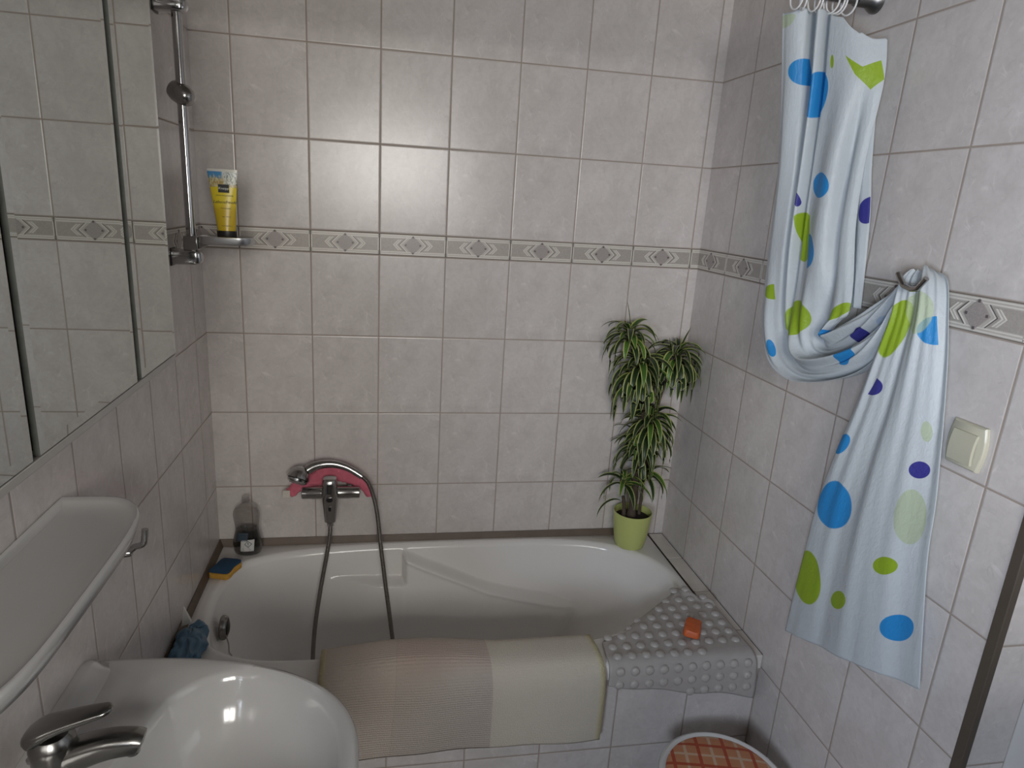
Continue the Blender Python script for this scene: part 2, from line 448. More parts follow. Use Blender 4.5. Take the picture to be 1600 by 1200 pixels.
last = [Vector(p) for p in rings[-1]]; c0 = Vector((.58, -.33, 0))
for k, (s, z) in enumerate(((.97, .168), (.93, .158), (.86, .152), (.6, .149), (.25, .147))):
    rings.append([(c0.x+(p.x-c0.x)*s, c0.y+(p.y-c0.y)*s, z) for p in last])
m = MB(); m.grid(rings, 0, True, caps=False); n0 = len(rings)-1
m.f.append(tuple(n0*NC+j for j in range(NC))); m.mi.append(0)
tub = m.build('bathtub', M['acrylic'], angle=60, recalc=True)
tag(tub, 'white bathtub with a moulded armrest set between the tiled walls', 'bathtub')
OV = Vector((-.022, -.385, .528))
m = MB(); m.lathe([(.002,.0),(.031,.0),(.034,.004),(.033,.012),(.029,.017),(.024,.018),(.022,.014),(.001,.013)], OV, 'X', 36)
ov = m.build('overflow_plate', plain('overflow_metal', (.26,.25,.24), .28, 1, nscale=30), tub); tag(ov, 'chrome overflow plate')
m = MB(); m.lathe([(.001,.0135),(.019,.0150),(.021,.0185),(.016,.021),(.001,.0215)], OV, 'X', 30); m.build('overflow_knob', M['dark'], ov)
m = MB(); P = [OV+Vector(p) for p in ((.012,0,-.030),(.018,-.004,-.05),(.020,-.010,-.075),(.022,.006,-.10),(.026,.004,-.16))]
S = spline(P, 34)
for i in range(0, 33):
    a, b = S[i], S[i+1]; m.lathe([(.0002,-.0022),(.0021,-.001),(.0021,.001),(.0002,.0022)], a, 'Z', 8)
m.tube(S, .0007, 6); m.build('plug_chain', M['chrome'], ov)

# ------------------------------------------------------------------ mirror cabinet on the left wall
XM = .0585; MZ0, MZ1 = 1.422, 2.12
DOORS = [(-.882, -1.0545), (-1.0735, -1.366), (-1.3815, -1.555)]
cab = thing('mirror_cabinet', (LX, -1.22, MZ0), 'wide mirror cabinet with three mirrored doors on the left wall', 'mirror cabinet')
m = MB(); m.box((LX-.0005, -1.550, MZ0+.004), (XM-.0075, -.886, MZ1-.004)); m.build('cabinet_body', plain('cabinet_body_dark', (.022,.019,.015), .5, nscale=20), cab, bevel=.002)
t = NT('mirror_glass'); t.set(Base_Color=(.60,.625,.60), Metallic=1., Roughness=.012); mir = t.m
medge = plain('mirror_edge', (.10,.105,.095), .3, nscale=60, namt=.4)
for a, b in DOORS:
    m = MB(); w = .012
    yb = lambda y, s: y
    out = [(a, MZ0), (b, MZ0), (b, MZ1), (a, MZ1)]; inn = [(a-w, MZ0+w), (b+w, MZ0+w), (b+w, MZ1-w), (a-w, MZ1-w)]
    vs = [(XM-.007, y, z) for y, z in out]+[(XM-.0004, y, z) for y, z in out]+[(XM, y, z) for y, z in inn]
    m.add(vs, [(8,9,10,11)]+[(4+i, 4+(i+1) % 4, 8+(i+1) % 4, 8+i) for i in range(4)], 0)
    m.add(vs, [(0,3,2,1)]+[(i, (i+1) % 4, 4+(i+1) % 4, 4+i) for i in range(4)], 1)
    m.build('mirror_door', [mir, medge], cab, smooth=False, recalc=False)
# ledge strip beneath the doors
m = MB(); m.box((XM-.03, -1.555, MZ0-.0125), (XM-.001, -.882, MZ0-.0025)); m.box((XM-.03, -1.555, MZ0-.003), (XM-.012, -.886, MZ0+.005)); m.build('bottom_strip', plain('cabinet_strip', (.42,.405,.38), .4, nscale=20), cab, bevel=.001)

# ------------------------------------------------------------------ shower rail on the left wall
RYY = -.285; RXX = -.057
rail = thing('shower_rail', (LX, RYY, 1.53), 'chrome shower rail with slider and soap dish beside the mirror cabinet', 'shower rail')
m = MB(); m.tube([(RXX, RYY, 1.515), (RXX, RYY, 2.10)], .0115, 20); m.build('pole', M['chrome'], rail)
def bracket(z, name):
    m = MB(); rows = []
    for x, hy, hz, rr in ((LX, .019, .019, .004), (LX+.006, .019, .019, .006), (LX+.030, .019, .0185, .009), (LX+.058, .019, .018, .012), (LX+.067, .016, .015, .011), (LX+.072, .009, .008, .005), (LX+.0735, .003, .003, .005)):
        row = []
        for j in range(28):
            a = 2*math.pi*j/28; c, s_ = math.cos(a), math.sin(a); e = .40
            row.append((x, RYY+hy*math.copysign(abs(c)**e, c), z+hz*math.copysign(abs(s_)**e, s_)))
        rows.append(row)
    m.grid(rows, 0, True, caps=True); o = m.build(name, M['chrome'], rail)
    m = MB(); m.box((LX+.0005, RYY-.022, z-.022), (LX+.004, RYY+.022, z+.022)); m.build('gasket', M['dark'], o, bevel=.002)
bracket(1.528, 'wall_bracket'); bracket(2.093, 'wall_bracket')
m = MB(); ax = Vector((.80, -.35, -.45)).normalized(); b0 = Vector((RXX, RYY, 1.903)); u = ax.orthogonal().normalized(); w = ax.cross(u)
rows = []
for h, r in ((-.032,.002),(-.0315,.012),(-.026,.020),(-.014,.024),(.004,.0245),(.018,.021),(.028,.013),(.031,.002)):
    rows.append([tuple(b0+ax*h+u*r*math.cos(2*math.pi*j/28)+w*r*math.sin(2*math.pi*j/28)) for j in range(28)])
m.grid(rows, 0, True, caps=True); m.build('slider_knob', M['dull_chrome'], rail)
# soap dish
def stadium(x0, x1, y, hw, z, n=14):
    out = []
    for j in range(n+1):
        a = -math.pi/2+math.pi*j/n; out.append((x1-hw+hw*math.cos(a), y+hw*math.sin(a), z))
    for j in range(n+1):
        a = math.pi/2+math.pi*j/n; out.append((x0+hw*.5+hw*.5*math.cos(a), y+hw*math.sin(a), z))
    return out
m = MB(); Z = 1.562
rows = [stadium(-.030, .078, RYY, .028, Z+.001), stadium(-.036, .088, RYY, .034, Z+.001), stadium(-.037, .092, RYY, .037, Z+.006), stadium(-.037, .092, RYY, .037, Z+.019),
        stadium(-.035, .089, RYY, .035, Z+.020), stadium(-.034, .087, RYY, .033, Z+.018), stadium(-.031, .083, RYY, .031, Z+.0160)]
m.grid(rows, 0, True, caps=True); dish = m.build('soap_dish', plain('satin_chrome', (.62,.63,.64), .30, 1, nscale=30, namt=.06), rail)
m = MB(); m.box((RXX-.016, RYY-.017, Z-.017), (RXX+.018, RYY+.017, Z+.018))
m.add([(RXX+.018, RYY-.015, Z-.014), (RXX+.018, RYY+.015, Z-.014), (RXX+.018, RYY+.015, Z+.016), (RXX+.018, RYY-.015, Z+.016),
       (RXX+.05, RYY-.015, Z+.002), (RXX+.05, RYY+.015, Z+.002), (RXX+.05, RYY+.015, Z+.008), (RXX+.05, RYY-.015, Z+.008)], [(0,1,2,3),(4,7,6,5),(0,4,5,1),(1,5,6,2),(2,6,7,3),(3,7,4,0)])
m.build('clamp', M['dull_chrome'], dish, bevel=.003)

# ------------------------------------------------------------------ yellow cream tube standing on the soap dish
TB = Vector((.027, RYY, Z+.0165))
tube = thing('cream_tube', TB, 'yellow shower cream tube standing on its black cap on the soap dish', 'tube')
m = MB(); m.lathe([(.001,0),(.0205,0),(.0215,.002),(.0215,.017),(.020,.018),(.001,.018)], TB, 'Z', 32, sx=1.08, sy=.85); m.build('cap', M['dark'], tube)
tilt = lambda z: -.004*((z-.018)/.15)
t = NT('tube_print'); u, v, _ = t.sep(t.uv())
nz = t.noise(t.comb(u, v), 16, 3)
yel = t.mix(t.smooth(v, .30, .50), (.60,.42,.020), (.78,.62,.035))
c = t.mix(t.smooth(t.math('ADD', v, t.math('MULTIPLY', nz, .06)), .735, .745), yel, t.mix(t.smooth(nz, .35, .65), (.68,.62,.36), (.42,.30,.10)))
skyf = t.smooth(t.math('ADD', v, t.math('MULTIPLY', nz, .22)), .93, 1.02)
c = t.mix(skyf, c, t.mix(t.smooth(t.math('ADD', u, t.math('MULTIPLY', nz, .12)), .50, .58), (.075,.27,.52), (.62,.66,.64)))
spl = t.math('MULTIPLY', t.smooth(t.math('ADD', u, t.math('MULTIPLY', nz, .1)), .56, .62), t.smooth(v, .745, .76))
c = t.mix(t.math('MULTIPLY', spl, .8), c, t.mix(t.smooth(t.noise(t.comb(u, v), 22, 2), .5, .6), (.70,.72,.66), (.10,.17,.17)))
c = t.mix(t.smooth(v, .955, .965), c, (.70,.69,.62))
t.set(Base_Color=c, Roughness=.32)
m = MB(); rows, uvs = [], []; NTU = 40
for i in range(25):
    f = i/24; z = .018+.145*f; wx = lerp(.0215, .0355, f**1.05); wy = lerp(.0175, .0016, f**1.25)
    rows.append([(TB.x+wx*math.cos(2*math.pi*j/NTU)+tilt(z), TB.y+wy*math.sin(2*math.pi*j/NTU), TB.z+z) for j in range(NTU)])
    uvs.append([(.5+.5*math.cos(2*math.pi*j/NTU), f) for j in range(NTU)])
m.grid(rows, 0, True, uvs, caps=True); m.build('tube_body', t.m, tube)
def tube_face(f):   # front surface (towards -Y) at height fraction f
    return Vector((TB.x+tilt(.018+.145*f), TB.y-lerp(.0175, .0016, f**1.25)-.0006, TB.z+.018+.145*f))
upv = (tube_face(.8)-tube_face(.3)).normalized()
m = MB(); q = tube_face(.69)+Vector((.002, -.0010, 0)); hw, hh = .0125, .0095
rt = Vector((1, 0, 0)); nv = rt.cross(upv)
pts = [q+rt*a*hw+upv*b*hh-nv*k for k in (0, .0012) for a, b in ((-1,-1),(1,-1),(1,1),(-1,1))]
m.add(pts, [(0,1,2,3),(4,7,6,5),(0,4,5,1),(1,5,6,2),(2,6,7,3),(3,7,4,0)]); 
ink = plain('tube_ink', (.02,.015,.01), .5); cream = plain('tube_white_ink', (.8,.8,.75), .5)
lb = m.build('logo_panel', plain('tube_logo_black', (.010,.012,.012), .4), tube, smooth=False)
text_mesh('lettering', 'Kneipp', cream, lb, q+nv*.0007, rt, upv, .0085, .0001, .15)
for f, s, txt, sh, dx in ((.575, .0046, 'AROMA-PFLEGEDUSCHE', 0, .006), (.47, .0125, 'Lebensfreude', .35, .006), (.37, .0050, 'Citrus & Litsea', .3, .008), (.235, .0040, 'vegan · sulfatfrei', 0, .010), (.085, .0040, 'natural fragrance oil', 0, .010)):
    text_mesh('lettering', txt, ink, tube, tube_face(f)+Vector((dx*.5, -.0006, 0)), rt, upv, s*.80, .0001, sh)

# ------------------------------------------------------------------ ceramic shelf and towel hook
m = MB(); SY0, SY1, SZ = -.978, -1.52, 1.200
def shelf_outline(e, z):
    P = []; yc = (SY0+SY1)/2; hy = (SY0-SY1)/2-e; dep = .150-e
    for j in range(61):
        a = math.pi*j/60; c, s_ = math.cos(a), math.sin(a)
        yy = yc+hy*math.copysign(abs(c)**.42, c); xx = LX+.0005+min(e*.4,.012)+dep*(abs(s_)**.36)*(1-.12*abs(c)**2)
        P.append((xx, yy, z))
    P += [(LX-.0005+min(e*.4,.012), SY1+e, z), (LX-.0005+min(e*.4,.012), SY0-e, z)]
    return P
rows = [shelf_outline(.030, SZ-.034), shelf_outline(.012, SZ-.028), shelf_outline(.003, SZ-.014), shelf_outline(.000, SZ-.004), shelf_outline(.003, SZ+.001), shelf_outline(.008, SZ+.002),
        shelf_outline(.016, SZ-.003), shelf_outline(.032, SZ-.008), shelf_outline(.055, SZ-.0095)]
m.grid(rows, 0, True, caps=True)
tag(m.build('ceramic_shelf', M['ceramic'], angle=60), 'white ceramic wall shelf with rounded front below the mirror cabinet', 'shelf')
m = MB(); hp = Vector((LX-.001, -.815, 1.004))
m.lathe([(.001,.0),(.018,.0),(.018,.005),(.012,.009),(.010,.020),(.0075,.034),(.006,.037)], hp, 'X', 24)
m.tube(spline([hp+Vector(p) for p in ((.030,0,.0),(.042,0,.012),(.052,0,.015),(.060,0,.022),(.064,0,.050))], 20), [.0065]*5+[.0062]*15, 12)
tag(m.build('towel_hook', M['chrome']), 'small chrome towel hook on the left wall under the shelf', 'hook')

# ------------------------------------------------------------------ washbasin and faucet
BX, BYC, BZT = LX-.0005, -1.225, .862
def basin_outline(s, z, e=0, n=72):
    """half-oval bowl outline with a straight back along the wall; e insets"""
    P = []
    for j in range(n+1):
        a = math.pi*j/n; c, sn = math.cos(a), math.sin(a)
        yy = BYC+(.282-e)*math.copysign(abs(c)**.80, c); xx = BX+.035+(.447-e)*(abs(sn)**.92)
        P.append((xx, yy, z))
    P += [(BX+.012, BYC-.282+e, z), (BX+e*.0, BYC-.270+e, z), (BX, BYC, z), (BX+e*.0, BYC+.270-e, z), (BX+.012, BYC+.282-e, z)]
    return P
def bowl_ring(k, z, n=78):
    P = []
    for j in range(n):
        a = 2*math.pi*j/n; c, sn = math.cos(a), math.sin(a)
        P.append((.168+k*.198*sn*(1 if sn > 0 else .62), BYC+k*.232*c, z))
    return P
n_o = len(basin_outline(0, 0))
rows = [basin_outline(0, BZT-.15, .10), basin_outline(0, BZT-.10, .05), basin_outline(0, BZT-.05, .015), basin_outline(0, BZT-.022, .002), basin_outline(0, BZT-.008, 0), basin_outline(0, BZT-.001, .005), basin_outline(0, BZT, .012)]
def bowl_from(k, z):
    """bowl ring with the same vertex count as the outline, matched by angle"""
    P = []
    for p in basin_outline(0, 0, .012):
        a = math.atan2(p[0]-.150, p[1]-BYC); c, sn = math.cos(a), math.sin(a)
        P.append((.160+k*.196*sn*(1 if sn > 0 else .80), BYC+k*.236*c, z))
    return P
rows += [bowl_from(1.00, BZT-.002), bowl_from(.97, BZT-.007), bowl_from(.94, BZT-.020), bowl_from(.90, BZT-.048), bowl_from(.82, BZT-.085), bowl_from(.68, BZT-.115), bowl_from(.45, BZT-.132), bowl_from(.16, BZT-.138)]
m = MB(); m.grid(rows, 0, True, caps=True)
# raised back ridge along the wall
prof = [(0, -.01), (0, .024), (.010, .026), (.020, .021), (.034, .004), (.050, -.004)]
rr = []
for j in range(25):
    y = BYC+.268-.536*j/24; k = min(1, min(j, 24-j)/1.2)
    rr.append([(BX+.001+a*(.75+.25*k), y, BZT+b*(.35+.65*k)) for a, b in prof])
m.grid(rr, 0, True, caps=True)
basin = m.build('washbasin', M['ceramic'], angle=70)
tag(basin, 'white oval ceramic washbasin on the left wall', 'washbasin')
m = MB(); m.lathe([(.001,.003),(.018,.003),(.023,.006),(.026,.004),(.026,.0),(.001,0)], (.16, BYC, BZT-.1385), 'Z', 28); m.build('drain_ring', M['chrome'], basin)

M['faucet'] = plain('faucet_metal', (.27,.265,.255), .24, 1, nscale=30, namt=.12)
FX, FY, FZ = -.047, -1.222, BZT-.003
fau = thing('basin_faucet', (FX, FY, FZ), 'chrome single lever faucet on the back of the washbasin', 'faucet')
m = MB(); m.lathe([(.001,0),(.032,0),(.032,.004),(.029,.009),(.028,.03),(.0285,.055),(.030,.070),(.029,.080),(.022,.089),(.001,.092)], (FX, FY, FZ), 'Z', 36); m.build('faucet_body', M['faucet'], fau)
def sweep(m, P, W, H, n=20, e=.7, N=None):
    """flattened sweep in the XZ plane: half width W (along Y), half height H"""
    rows = []
    for i, p in enumerate(P):
        a, b = P[max(0, i-1)], P[min(len(P)-1, i+1)]; t = Vector((b[0]-a[0], 0, b[2]-a[2])).normalized(); up = Vector((-t.z, 0, t.x))
        row = []
        for j in range(n):
            q = 2*math.pi*j/n; c, s_ = math.cos(q), math.sin(q)
            row.append(tuple(Vector(p)+Vector((0, 1, 0))*W[i]*math.copysign(abs(c)**e, c)+up*H[i]*math.copysign(abs(s_)**e, s_)))
        rows.append(row)
    m.grid(rows, 0, True, caps=True)
m = MB(); P = [tuple(v) for v in spline([(FX+.005, FY, FZ+.040), (FX+.030, FY, FZ+.052), (FX+.070, FY, FZ+.064), (FX+.105, FY, FZ+.066), (FX+.118, FY, FZ+.062)], 22)]
sweep(m, P, [lerp(.0235, .0165, i/21) for i in range(20)]+[.0145, .006], [lerp(.0235, .0150, i/21) for i in range(20)]+[.010, .004])
sp = m.build('spout', M['faucet'], fau)
m = MB(); m.lathe([(.001,-.014),(.0095,-.014),(.0105,-.012),(.0105,.0),(.001,.0)], (FX+.103, FY, FZ+.060), 'Z', 24); m.build('aerator', M['chrome'], sp)
m = MB(); P = [tuple(v) for v in spline([(FX-.024, FY, FZ+.078), (FX-.014, FY, FZ+.094), (FX+.010, FY, FZ+.105), (FX+.050, FY, FZ+.117), (FX+.083, FY, FZ+.125)], 24)]
sweep(m, P, [lerp(.018, .0245, min(1, i/6)) if i < 8 else lerp(.0245, .0125, (i-8)/14) for i in range(22)]+[.010, .004], [.006, .011, .014, .015, .014, .0125]+[lerp(.0115, .0048, i/16) for i in range(16)]+[.004, .002])
m.build('lever', M['faucet'], fau)
m = MB(); m.tube([(FX-.030, FY, FZ+.0), (FX-.030, FY, FZ+.045)], .0028, 10); m.lathe([(.001,0),(.006,.001),(.0065,.006),(.001,.010)], (FX-.030, FY, FZ+.043), 'Z', 16); m.build('popup_rod', M['chrome'], fau)
# ------------------------------------------------------------------ bath mixer, hand shower, hose, pink cloth
mx = thing('bath_mixer', (.256, 0, .79), 'chrome bath mixer on the tiled back wall above the bathtub', 'bath mixer')
m = MB(); m.lathe([(.001,-.089),(.0165,-.089),(.0185,-.087),(.0188,-.060),(.0198,-.058),(.0198,.058),(.0188,.060),(.0185,.087),(.0165,.089),(.001,.089)], (.256, -.080, .790), 'X', 32)
m.build('valve_body', M['dull_chrome'], mx)
for sx in (-.0735, .0735):
    m = MB(); m.lathe([(.001,-.001),(.030,-.001),(.030,-.006),(.022,-.014),(.012,-.018),(.012,-.07),(.001,-.07)], (.256+sx, 0, .790), 'Y', 28); m.build('wall_union', M['dull_chrome'], mx)
def zloft(m, L, n=30, e=.72):
    rows = []
    for z, cx, cy, hx, hy in L:
        row = []
        for j in range(n):
            q = 2*math.pi*j/n; c, s_ = math.cos(q), math.sin(q)
            row.append((cx+hx*math.copysign(abs(c)**e, c), cy+hy*math.copysign(abs(s_)**e, s_), z))
        rows.append(row)
    m.grid(rows, 0, True, caps=True)
m = MB(); zloft(m, [(.848,.254,-.100,.012,.012),(.8475,.254,-.100,.020,.020),(.842,.254,-.100,.0225,.024),(.825,.254,-.099,.0225,.026),(.805,.254,-.096,.0245,.029),(.785,.254,-.094,.0265,.031),(.765,.254,-.094,.0245,.027),(.74,.254,-.096,.0215,.023),(.715,.254,-.099,.0185,.019),(.703,.254,-.100,.0175,.0175),(.702,.254,-.100,.012,.012)])
m.build('lever', M['dull_chrome'], mx)
m = MB(); 
zloft(m, [(.836,.254,-.1235,.0075,.003),(.806,.254,-.1270,.0075,.003)]); zloft(m, [(.793,.254,-.1265,.009,.002),(.783,.254,-.1262,.010,.002),(.778,.254,-.1255,.006,.002)]); zloft(m, [(.760,.254,-.1210,.005,.003),(.745,.254,-.1190,.004,.003)])
m.build('lever_marking', plain('mixer_marking', (.10,.10,.10), .3, 1), mx)
m = MB(); m.lathe([(.001,.0),(.0098,0),(.0105,.004),(.0105,.014),(.009,.018),(.001,.018)], (.254, -.100, .685), 'Z', 20); m.build('hose_nut', M['chrome'], mx)

HY = -.072
hs = thing('hand_shower', (.15, HY, .84), 'chrome hand shower lying across the top of the bath mixer', 'hand shower')
hp = spline([(.186,HY-.002,.866),(.206,HY,.877),(.236,HY,.884),(.270,HY,.883),(.305,HY-.004,.873),(.335,HY-.010,.857),(.352,HY-.014,.846)], 26)
m = MB(); m.tube(hp, [lerp(.0165, .0105, min(1, i/18)) for i in range(26)], 16); m.build('handle', M['dull_chrome'], hs)
hc = Vector((.158, HY-.014, .845)); ax = Vector((-.30, -.50, -.81)).normalized(); u = ax.orthogonal().normalized(); w = ax.cross(u)
def disc(m, L, n=32):
    m.grid([[tuple(hc+ax*h+u*r*math.cos(2*math.pi*j/n)+w*r*math.sin(2*math.pi*j/n)) for j in range(n)] for h, r in L], 0, True, caps=True)
m = MB(); disc(m, [(-.036,.001),(-.035,.011),(-.029,.022),(-.017,.031),(-.002,.0345),(.004,.035),(.0045,.001)]); m.build('head_shell', M['dull_chrome'], hs)
m = MB(); disc(m, [(.0046,.001),(.0047,.0315),(.0065,.0315),(.0067,.001)]); m.build('head_seal', M['dark'], hs)
m = MB(); disc(m, [(.0068,.001),(.0068,.032),(.013,.0305),(.016,.026),(.0165,.001)])
for k in range(5):
    for j in range(6*k or 1):
        a = 2*math.pi*j/(6*k or 1); p = hc+ax*.0165+(u*math.cos(a)+w*math.sin(a))*k*.0055
        m.grid([[tuple(p+ax*h+u*r*math.cos(2*math.pi*q/6)+w*r*math.sin(2*math.pi*q/6)) for q in range(6)] for h, r in ((0,.0012),(.0022,.0009))], 0, True, caps=True)
m.build('spray_face', M['chrome'], hs)

HOSE = [(.352,HY-.014,.846),(.372,-.092,.826),(.388,-.100,.785),(.400,-.104,.727),(.414,-.118,.602),(.429,-.142,.486),(.446,-.178,.368),(.461,-.222,.252),(.462,-.260,.185),(.420,-.330,.172),(.330,-.370,.170),(.250,-.340,.172),
        (.212,-.270,.195),(.203,-.215,.262),(.208,-.186,.366),(.223,-.150,.477),(.243,-.114,.592),(.252,-.100,.650),(.254,-.100,.690)]
t = NT('hose_metal'); hv = t.sep(t.uv())[1]
wv = t.math('SINE', t.math('MULTIPLY', hv, 2*math.pi/.0042))
t.set(Base_Color=t.mix(t.smooth(wv, -.8, .6), (.10,.09,.08), (.36,.33,.30)), Metallic=1., Roughness=.32); t.bump(wv, .6, .001)
S = spline(HOSE, 420); m = MB(); m.tube(S, .0068, 12); L = 0
for i, p in enumerate(S):
    if i: L += (S[i]-S[i-1]).length
    for j in range(12): m.uv[i*12+j] = (j/12, L)
tag(m.build('shower_hose', t.m), 'ribbed metal shower hose looping down into the bathtub', 'hose')

def crumple(m_obj, amp, sc, seed=0):
    for v in m_obj.data.vertices:
        p = v.co+Vector((seed, seed*1.7, 0)); n = noise.noise_vector(p*sc)
        f = noise.ridged_multi_fractal(p*sc*1.2, 1., 2., 3, 1., 2.)
        v.co += n*amp+v.normal*(f-1)*amp*.6
PINK = [(.124,-.062,.783),(.150,-.052,.797),(.185,-.042,.812),(.225,-.038,.830),(.275,-.038,.836),(.320,-.042,.826),(.352,-.052,.810),(.372,-.060,.790),(.379,-.064,.768)]
m = MB(); S = spline(PINK, 70); m.tube(S, [.014+.012*math.sin(math.pi*min(1, i/60)) for i in range(70)], 28, flat=.62)
pk = m.build('pink_cloth', plain('pink_fabric', (.62,.145,.205), .85, nscale=40, namt=.2, bump=.4, bscale=500), angle=80); crumple(pk, .006, 38, 3)
tag(pk, 'crumpled pink cloth tucked behind the bath mixer', 'cloth')
m = MB(); m.box((.108, -.074, .772), (.130, -.070, .796)); tg = m.build('cloth_tag', plain('tag_white', (.62,.58,.52), .8, nscale=60), pk, bevel=.001)

# ------------------------------------------------------------------ dish soap bottle
bc = Vector((-.006, -.059, RIM+.0015))
BP = [(.001,0),(.034,0),(.0395,.004),(.0435,.014),(.0450,.034),(.0435,.052),(.0390,.070),(.0360,.084),(.0362,.098),(.0392,.118),(.0408,.132),(.0395,.146),(.0320,.160),(.0200,.169),(.0128,.174),(.0120,.181),(.0132,.182),(.0132,.186),(.0115,.187),(.0112,.196),(.001,.197)]
bot = thing('dish_soap_bottle', bc, 'transparent waisted dish soap bottle without cap in the left corner of the tub edge', 'bottle')
def oval_lathe(m, prof, off=0, n=40):
    rows = []
    for r, h in prof:
        d = lerp(.60, 1., sm(h, .150, .174)); rr = max(.0008, r-off)
        rows.append([(bc.x+rr*math.cos(2*math.pi*j/n), bc.y+rr*d*math.sin(2*math.pi*j/n), bc.z+h) for j in range(n)])
    m.grid(rows, 0, True, caps=True)
fine = lambda P, k=4: [tuple(Vector((*P[i], 0)).lerp(Vector((*P[i+1], 0)), q/k)[:2]) for i in range(len(P)-1) for q in range(k)]+[P[-1]]
def thin_clear(name, tint, refl):
    t = NT(name); a = t.node('ShaderNodeBsdfTransparent'); a.inputs[0].default_value = tint; g = t.node('ShaderNodeBsdfGlossy'); g.inputs['Roughness'].default_value = .08
    lw_ = t.node('ShaderNodeLayerWeight'); lw_.inputs[0].default_value = .35; k = t.math('MULTIPLY', lw_.outputs['Facing'], refl); x = t.node('ShaderNodeMixShader')
    t.link(k, x.inputs[0]); t.link(a.outputs[0], x.inputs[1]); t.link(g.outputs[0], x.inputs[2]); t.link(x.outputs[0], t.n['Material Output'].inputs['Surface']); return t.m
clear = thin_clear('clear_plastic', (.84,.83,.82,1), .75)
liq = thin_clear('soap_liquid', (.52,.545,.545,1), .5)
m = MB(); oval_lathe(m, fine(BP)); m.build('bottle_shell', clear, bot, angle=60)
m = MB(); oval_lathe(m, [(.001,.002)]+[(r, h) for r, h in fine(BP) if .003 < h < .088]+[(.001,.0885)], .0022); m.build('liquid', liq, bot, angle=60)
def bottle_front(x, h):
    r = next((lerp(a[0], b[0], (h-a[1])/(b[1]-a[1])) for a, b in zip(BP, BP[1:]) if a[1] <= h <= b[1] and b[1] > a[1]), .04)
    s_ = max(-.98, min(.98, x/r)); return Vector((bc.x+x, bc.y-.60*r*math.sqrt(1-s_*s_)-.0008, bc.z+h))
def label_patch(name, xa, xb, ha, hb, mat, skew=0):
    m = MB(); m.grid([[tuple(bottle_front(lerp(xa, xb, i/10)+skew*j/8, lerp(ha, hb, j/8))) for i in range(11)] for j in range(9)])
    return m.build(name, mat, bot, solid=.0006)
lab = label_patch('label', -.019, .022, .018, .058, plain('label_white', (.55,.55,.54), .5, nscale=90, namt=.1), .003)
label_patch('label', -.030, .004, .054, .080, plain('label_blue', (.035,.055,.075), .4, nscale=70, namt=.3), .004)['label'] = 'dark blue upper label'
mk = MB()
def strip_on(a, b, w=.0008):
    pa, pb = bottle_front(*a)-Vector((0,.0006,0)), bottle_front(*b)-Vector((0,.0006,0)); mk.tube([pa, pb], w, 6)
dc, dh, dr = .006, .044, .0105
for a, b in (((dc-dr, dh), (dc, dh+dr)), ((dc, dh+dr), (dc+dr, dh)), ((dc+dr, dh), (dc, dh-dr)), ((dc, dh-dr), (dc-dr, dh))): strip_on(a, b)
strip_on((dc, dh+.0055), (dc, dh-.0010), .0012); strip_on((dc, dh-.0042), (dc, dh-.0050), .0012)
for k, ln in enumerate((.022, .026, .024)): strip_on((-.012, .029-.0035*k), (-.012+ln, .029-.0035*k), .0004)
mk.build('hazard_symbol', plain('label_ink', (.01,.01,.01), .5), lab)

# ------------------------------------------------------------------ sponge, blue bag
sg = thing('kitchen_sponge', (-.050, -.172, RIM+.002), 'yellow kitchen sponge with dark blue scourer on the left tub edge', 'sponge')
def pad(z0, z1, mat, name, hx, hy, amp):
    m = MB(); rows = []; n = 44
    for z, e in ((z0, .004), (z0+.003, 0), (z1-.003, 0), (z1, .004)):
        row = []
        for j in range(n):
            q = 2*math.pi*j/n; c, s_ = math.cos(q), math.sin(q); x = (hx-e)*math.copysign(abs(c)**.28, c); y = (hy-e)*math.copysign(abs(s_)**.28, s_)
            x *= 1-.10*math.exp(-(y/.02)**2); a = R(-20); wv = amp*math.sin(x*70)+amp*.7*math.sin(y*95+1)
            row.append((-.050+x*math.cos(a)-y*math.sin(a), -.178+x*math.sin(a)+y*math.cos(a), z+(wv if z > z0+.001 or z0 > RIM+.01 else 0)))
        rows.append(row)
    m.grid(rows, 0, True, caps=True); return m.build(name, mat, sg, angle=50)
pad(RIM+.002, RIM+.021, plain('sponge_foam', (.62,.34,.055), .9, nscale=220, namt=.3, bump=.6, bscale=400), 'foam', .033, .042, .0012)
pad(RIM+.021, RIM+.031, plain('scourer_blue', (.014,.055,.115), .9, nscale=260, namt=.5, bump=.8, bscale=500), 'scourer', .0325, .0415, .0012)

m = MB(); m.lathe([(.001,0)]+[(.036*math.sin(math.pi*k/26)**.8, .040*(1-math.cos(math.pi*k/26))/2) for k in range(1, 26)]+[(.001,.040)], (-.058, -.552, RIM+.002), 'Z', 64, sx=1.05, sy=2.6)
bag = m.build('blue_bag', plain('blue_plastic', (.075,.165,.255), .35, nscale=30, namt=.35), angle=80); crumple(bag, .011, 34, 5)
for v in bag.data.vertices: v.co.x = max(v.co.x, LX+.003); v.co.z = max(v.co.z, RIM+.002)
tag(bag, 'crumpled blue plastic bag in the corner of the tub edge behind the washbasin', 'bag')
m = MB(); m.add([(-.096,-.475,.60),(-.070,-.480,.612),(-.088,-.472,.655),(-.094,-.466,.60),(-.070,-.470,.612),(-.087,-.468,.655)], [(0,1,2),(3,5,4),(0,2,5,3),(1,4,5,2),(0,3,4,1)])
m.build('paper_corner', plain('paper_white', (.66,.65,.62), .8), bag, smooth=False)

